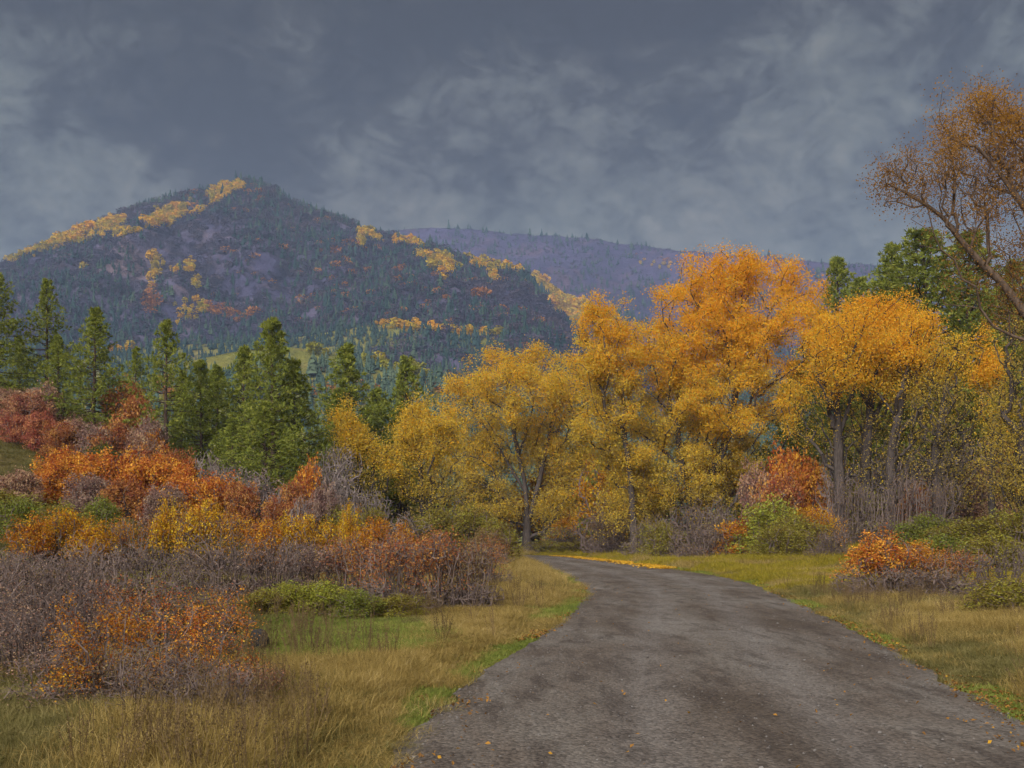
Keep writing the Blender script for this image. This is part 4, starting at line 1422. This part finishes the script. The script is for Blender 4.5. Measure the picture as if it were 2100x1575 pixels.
row([(1660, 1760, 900, 98, 'grey0', 'brown'), (1730, 1830, 915, 100, 'grey1', 'olive'), (1800, 1900, 890, 98, 'grey0', 'brown'), (1870, 1970, 905, 97, 'grey1', 'mauve'), (1950, 2050, 880, 95, 'grey0', 'mauve'), (2030, 2130, 900, 92, 'grey1', 'brown'),
     (1690, 1770, 950, 81, 'twig0', 'brown'), (1745, 1830, 975, 80, 'twig1', 'olive'), (1810, 1890, 945, 79, 'twig0', 'brown'), (1880, 1960, 965, 77, 'twig1', 'brown'),
     (1700, 1800, 985, 92, 'green0', 'olive'), (1790, 1890, 1000, 90, 'green1', 'olive'), (1960, 2060, 1000, 86, 'green0', 'olive')],
    'tall thicket', 'among the bare stemmed cottonwoods', 'thickets among the bare stems', 'thicket_shrub')
row([(890, 1010, 975, 138, 'yel1', 'olive'), (990, 1110, 985, 140, 'yel0', 'gold'), (1090, 1210, 955, 140, 'yel1', 'gold'), (1190, 1310, 915, 118, 'yel0', 'gold'), (1290, 1410, 925, 118, 'yel0', 'olive'), (1390, 1510, 915, 116, 'yel1', 'gold'),
     (1490, 1600, 935, 112, 'twig2', 'amber'), (780, 900, 985, 138, 'yel0', 'olive'), (690, 800, 960, 104, 'grey0', 'grey')],
    'tall thicket', 'behind the yellow cottonwood trunks', 'thickets behind the grove', 'thicket_shrub')


# ------------------------------------------------------------------ boulder
def build_boulder():
    Y = 15.5
    X = PX(533, Y)
    r = np.random.default_rng(91)
    import bmesh
    bm = bmesh.new()
    bmesh.ops.create_icosphere(bm, subdivisions=4, radius=1.0)
    planes = [(unit(r.normal(size=3)), r.uniform(0.62, 0.9)) for _ in range(14)]
    for v in bm.verts:
        p = np.array(v.co)
        for nrm, dd in planes:
            e = p @ nrm - dd
            if e > 0:
                p = p - nrm * e * 0.85
        q = fbm(np.array([p[0] * 3 + p[2]]), np.array([p[1] * 3 - p[2] * 2]), 5, 4)[0] - 0.5
        p = p * (1 + 0.12 * q)
        v.co = p * np.array([0.15, 0.15, 0.25]) + np.array([0, 0, 0.16])
    me = bpy.data.meshes.new('boulder')
    bm.to_mesh(me)
    bm.free()
    m, t = new_mat('dark_stone')
    out = t.node('ShaderNodeOutputMaterial')
    d = t.node('ShaderNodeBsdfPrincipled')
    d.inputs['Roughness'].default_value = 0.9
    tc = t.node('ShaderNodeTexCoord')
    n = t.noise(tc.outputs['Object'], 18, 7, 0.7)
    t.link(t.ramp(n, [(0.35, (0.022, 0.02, 0.022)), (0.6, (0.05, 0.047, 0.05)), (0.75, (0.10, 0.09, 0.088))]), d.inputs['Base Color'])
    bp = t.node('ShaderNodeBump')
    bp.inputs['Distance'].default_value = 0.02
    t.link(n, bp.inputs['Height'])
    t.link(bp.outputs[0], d.inputs['Normal'])
    t.link(d.outputs[0], out.inputs[0])
    me.materials.append(m)
    o = obj('boulder', me, loc=(X, Y, float(ground_h(X, Y)) + 0.02))
    tag(o, 'dark grey upright boulder in the grass behind the front left bush', 'rock')


build_boulder()


# ------------------------------------------------------------------ grass, fallen leaves, stones
def grass_clump(seed, n, h, rad, width, lean, mat):
    r = np.random.default_rng(seed)
    a = r.uniform(0, 6.283, n)
    q = rad * np.sqrt(r.uniform(0, 1, n))
    B = np.stack([np.cos(a) * q, np.sin(a) * q, np.full(n, -0.02)], 1)
    hh = h * r.uniform(0.45, 1.1, n)
    d = unit(np.stack([r.normal(size=n), r.normal(size=n), np.zeros(n)], 1))
    l = lean * r.uniform(0.2, 1.4, n)
    M = B + np.stack([d[:, 0] * l * hh * 0.35, d[:, 1] * l * hh * 0.35, hh * 0.55], 1)
    T = B + np.stack([d[:, 0] * l * hh, d[:, 1] * l * hh, hh * (1 - 0.35 * l)], 1)
    w = unit(np.cross(d, np.array([[0, 0, 1.0]])) + r.normal(size=(n, 3)) * 0.4) * width * 0.5
    V = np.stack([B - w, B + w, M + w * 0.75, M - w * 0.75, T], 1).reshape(-1, 3)
    k = np.arange(n)[:, None] * 5
    quads = k + np.array([[0, 1, 2, 3]])
    tris = k + np.array([[3, 2, 4]])
    tint = np.repeat(r.uniform(0, 1, n), 5)
    return mesh_np('clump', V, [quads, tris], mat, {'tint': tint})


def mat_grass(name, stops, var):
    m, t = new_mat(name)
    ge = t.node('ShaderNodeNewGeometry')
    oi = t.node('ShaderNodeObjectInfo')
    n = t.noise(ge.outputs['Position'], 0.35, 4, 0.6)
    n2 = t.noise(ge.outputs['Position'], 1.6, 3, 0.6)
    n = t.math('ADD', t.math('MULTIPLY', n, 1.1), t.math('MULTIPLY', t.math('SUBTRACT', n2, 0.5), 0.9))
    f = t.math('ADD', t.math('MULTIPLY', attr(t, 'tint'), 0.35), t.math('MULTIPLY', n, var))
    f = t.math('ADD', f, t.math('MULTIPLY', oi.outputs['Random'], 0.25))
    leaf_out(t, t.ramp(f, stops), 0.3, 0.6)
    return m


M_DRY = mat_grass('dry_grass', [(0.25, (0.13, 0.10, 0.038)), (0.5, (0.28, 0.205, 0.068)), (0.75, (0.42, 0.30, 0.095)), (1.0, (0.58, 0.45, 0.21))], 0.6)
M_OLV = mat_grass('olive_grass', [(0.25, (0.070, 0.068, 0.025)), (0.55, (0.155, 0.14, 0.046)), (1.0, (0.34, 0.28, 0.12))], 0.6)
M_GRN = mat_grass('green_grass', [(0.2, (0.10, 0.14, 0.03)), (0.55, (0.19, 0.235, 0.048)), (1.0, (0.36, 0.34, 0.09))], 0.6)
M_YLW = mat_grass('yellow_grass', [(0.2, (0.17, 0.15, 0.025)), (0.55, (0.30, 0.25, 0.03)), (1.0, (0.42, 0.31, 0.05))], 0.6)

GDRY = [grass_clump(600 + i, 100, 0.30, 0.26, 0.0050, 0.75, M_DRY) for i in range(4)]
GOLV = [grass_clump(610 + i, 100, 0.23, 0.27, 0.0055, 0.85, M_OLV) for i in range(4)]
GGRN = [grass_clump(620 + i, 90, 0.13, 0.22, 0.007, 0.7, M_GRN) for i in range(4)]
GYLW = [grass_clump(630 + i, 80, 0.30, 0.26, 0.010, 0.6, M_YLW) for i in range(4)]


def plant_grass():
    r = np.random.default_rng(33)
    N = 330000
    # denser close to the camera: sample distance evenly in log, then azimuth within the view and a margin
    Yv = np.exp(r.uniform(math.log(4.5), math.log(135), N))
    Xv = Yv * r.uniform(-0.62, 0.62, N)
    keep = r.uniform(0, 1, N) < np.clip(Yv / 30, 0.10, 1.0) ** 1.35 * np.clip(20 / Yv, 0, 1) ** 1.0
    keep &= ~((Yv > 27) & (Yv < 44) & (Xv < -2.5) & (r.uniform(0, 1, N) < 0.75))
    X, Y = Xv[keep], Yv[keep]
    d = road_dist(X, Y)
    edge = (fbm(X * 0.8, Y * 0.8, 61, 3) - 0.5) * 0.7
    on = d > 0.10 + edge * 0.5
    X, Y, d = X[on], Y[on], d[on]
    Z = ground_h(X, Y)
    n1 = fbm(X * 0.30, Y * 0.30, 71, 3)
    n2 = fbm(X * 0.9, Y * 0.9, 73, 3)
    px = 1050 + X / Y * F
    py = HOR - (Z - CAM_H) / Y * F
    left = X < 2.5
    fringe = (d < 0.10 + 0.85 * n2) & (n1 + 0.5 * (n2 - 0.5) > 0.47)
    # the mown looking green hollow before the thicket
    ty0 = r.uniform(0, 1, len(X))
    hollow = (ty0 < 0.9) & (in_patches(px, py, [(720, 1302, 215, 50, 2), (630, 1335, 130, 42, 5), (1120, 1262, 60, 14, -20)], 41, 0.7) > 0.3)
    right_far = (~left) & (Y > 34)
    yellow = right_far & (n1 < 0.62)
    bank = (Y > 40) & (X < -12)
    mixn = 0.5 * n1 + 0.5 * n2 + r.normal(size=len(X)) * 0.10
    ty = np.where(mixn > 0.54 - 0.16 * (left & (d < 2.6)) + 0.07 * (X < -3) + 0.14 * ((Y < 11.5) & (X < -1.6)), 0, 1)
    ty = np.where(yellow, 3, ty)
    ty = np.where(bank, 1, ty)
    ty = np.where(fringe | hollow, 2, ty)
    grow_far = 1 + 1.6 * sstep(16, 90, Y)
    s = r.uniform(0.65, 1.2, len(X)) * grow_far
    hs = s * np.where(d < 0.8, 0.6, 1.0) * (0.25 + 1.5 * n2)
    hs = np.where(hollow, hs * 1.9, hs)
    hs = np.where(bank, hs * 0.6, hs)
    hs = np.where(right_far, hs * 0.75, hs)
    hs = np.where((Y > 13) & (Y < 27) & left & (X < 0.5), hs * 0.6, hs)
    V = np.stack([X, Y, Z], 1)
    sc = np.stack([s, s, hs], 1)
    nearb = 1 + 0.0 * Y
    for k, nm, src, lab in ((0, 'dry_grass', GDRY, 'tall tawny dry grass beside the gravel road'), (1, 'olive_grass', GOLV, 'olive grass over the meadow and hillside'),
                            (2, 'green_grass', GGRN, 'short fresh green grass along the road edges and hollow'), (3, 'yellow_grass', GYLW, 'yellow green grass on the far right verge')):
        q = ty == k
        scatter(nm, V[q], zrot(q.sum(), r, 0.08), sc[q], r.integers(0, 4, q.sum()), src, lab, 'grass')


plant_grass()


def weeds():
    r = np.random.default_rng(66)
    m = mat_grass('weed_stalk', [(0.2, (0.07, 0.05, 0.03)), (0.6, (0.17, 0.115, 0.06)), (1.0, (0.30, 0.21, 0.10))], 0.6)
    src = []
    for i in range(4):
        n = 9
        a = r.uniform(0, 6.28, n)
        B = np.stack([np.cos(a), np.sin(a), 0 * a], 1) * r.uniform(0, 0.10, (n, 1))
        T = B * r.uniform(1, 3, (n, 1)) + np.stack([r.normal(size=n) * 0.07, r.normal(size=n) * 0.07, r.uniform(0.35, 0.7, n)], 1)
        V1, F1 = tubes(B, T, np.full(n, 0.003), np.full(n, 0.002), 3)
        k = r.integers(0, n, 170)
        f = r.uniform(0.55, 1.03, 170)[:, None]
        C = B[k] * (1 - f) + T[k] * f + r.normal(size=(170, 3)) * 0.012
        V2, F2 = leaf_quads(C, r.uniform(0.012, 0.03, 170), r, 0.2, 0.5)
        src.append(mesh_np('weed', np.vstack([V1, V2]), [F1, F2 + len(V1)], m, {'tint': r.uniform(0, 1, len(V1) + len(V2))}))
    Y = np.exp(r.uniform(math.log(6.5), math.log(34), 6000))
    X = Y * r.uniform(-0.58, 0.58, 6000)
    d = road_dist(X, Y)
    n1 = fbm(X * 0.5, Y * 0.5, 91, 3)
    q = (d > 0.5) & (n1 > 0.57) & (r.uniform(0, 1, 6000) < 0.6 * np.clip(Y / 24, 0.1, 1) ** 1.2)
    P = np.stack([X, Y, ground_h(X, Y)], 1)[q]
    sc = r.uniform(0.6, 1.15, len(P))
    scatter('dry_weeds', P, zrot(len(P), r, 0.12), np.stack([sc, sc, sc], 1), r.integers(0, 4, len(P)), src, 'brown seeding weed stalks standing in the verge grass', 'weeds')


weeds()


def road_z(X, Y):
    return 0.035 + 0 * X


def fallen_leaves():
    r = np.random.default_rng(44)
    m, t = new_mat('fallen_leaf')
    leaf_out(t, t.ramp(attr(t, 'tint'), [(0.0, (0.16, 0.085, 0.035)), (0.4, (0.34, 0.17, 0.04)), (0.75, (0.52, 0.29, 0.03)), (1.0, (0.60, 0.36, 0.04))]), 0.15)
    C, S, T = [], [], []

    def strip(n, y0, y1, side, sd, off, size, lo, thr=0.50):
        Y = np.exp(r.uniform(math.log(y0), math.log(y1), n))
        e = road_l(Y) if side < 0 else road_r(Y)
        k = np.abs(r.normal(size=n)) * sd
        X = e - side * (k - off)
        u = fbm(X * 1.2, Y * 0.5, 81, 3)
        q = u > thr
        X, Y = X[q], Y[q]
        z = np.where(road_dist(X, Y) > 0, ground_h(X, Y) + 0.04, 0.045)
        C.append(np.stack([X, Y, z + r.uniform(0, 0.03, len(X))], 1))
        S.append(size * r.uniform(0.6, 1.4, len(X)))
        T.append(np.clip(r.normal(size=len(X)) * 0.22 + lo, 0, 1))
    strip(2000, 5.5, 14, -1, 0.35, 0.35, 0.036, 0.12)
    strip(2400, 5.5, 15, 1, 0.5, 0.45, 0.036, 0.10)
    strip(1400, 14, 45, -1, 0.25, 0.3, 0.05, 0.2)
    strip(1100, 15, 50, 1, 0.25, 0.3, 0.05, 0.25)
    # drift of bright leaves along the outer edge of the bend
    strip(9000, 60, 112, 1, 0.55, 0.05, 0.17, 0.9, 0.36)
    # loose leaves over the whole road
    n = 150
    Y = np.exp(r.uniform(math.log(6), math.log(40), n))
    X = road_l(Y) + (road_r(Y) - road_l(Y)) * r.uniform(0, 1, n)
    C.append(np.stack([X, Y, np.full(n, 0.075)], 1))
    S.append(0.04 * r.uniform(0.6, 1.3, n))
    T.append(np.clip(r.normal(size=n) * 0.2 + 0.35, 0, 1))
    C = np.vstack(C)
    S = np.concatenate(S)
    T = np.concatenate(T)
    n = len(C)
    V, Fq = leaf_quads(C, S, r, 2.2)
    me = mesh_np('fallen_leaves', V, [Fq], m, {'tint': np.repeat(T, 4)})
    tag(obj('fallen_leaves', me), 'fallen yellow and brown leaves littering the road edges', 'leaves', kind='stuff')


fallen_leaves()


def loose_stones():
    r = np.random.default_rng(55)
    m, t = new_mat('loose_stone')
    out = t.node('ShaderNodeOutputMaterial')
    d = t.node('ShaderNodeBsdfPrincipled')
    d.inputs['Roughness'].default_value = 0.9
    oi = t.node('ShaderNodeObjectInfo')
    t.link(t.ramp(oi.outputs['Random'], [(0, (0.10, 0.085, 0.078)), (0.6, (0.13, 0.118, 0.11)), (1.0, (0.19, 0.175, 0.165))]), d.inputs['Base Color'])
    t.link(d.outputs[0], out.inputs[0])
    src = []
    import bmesh
    for i in range(4):
        bm = bmesh.new()
        bmesh.ops.create_icosphere(bm, subdivisions=1, radius=1.0)
        for v in bm.verts:
            v.co = v.co * r.uniform(0.7, 1.2)
            v.co.z *= 0.65
        me = bpy.data.meshes.new('pebble')
        bm.to_mesh(me)
        bm.free()
        me.materials.append(m)
        src.append(me)
    n = 3200
    Y = np.exp(r.uniform(math.log(5.5), math.log(38), n))
    u = np.where(r.uniform(0, 1, n) < 0.5, r.uniform(0, 1, n), np.where(r.uniform(0, 1, n) < 0.5, np.abs(r.normal(size=n)) * 0.07, 1 - np.abs(r.normal(size=n)) * 0.07))
    X = road_l(Y) + (road_r(Y) - road_l(Y)) * np.clip(u, -0.05, 1.05)
    z = 0.012 + 0.05 * (1 - (2 * np.clip(u, 0, 1) - 1) ** 2)
    s = np.exp(r.normal(size=n) * 0.4) * 0.008
    scatter('loose_stones', np.stack([X, Y, z], 1), zrot(n, r, 0.3), np.stack([s, s, s], 1), r.integers(0, 4, n), src, 'loose grey stones lying on the gravel road', 'stones')


loose_stones()
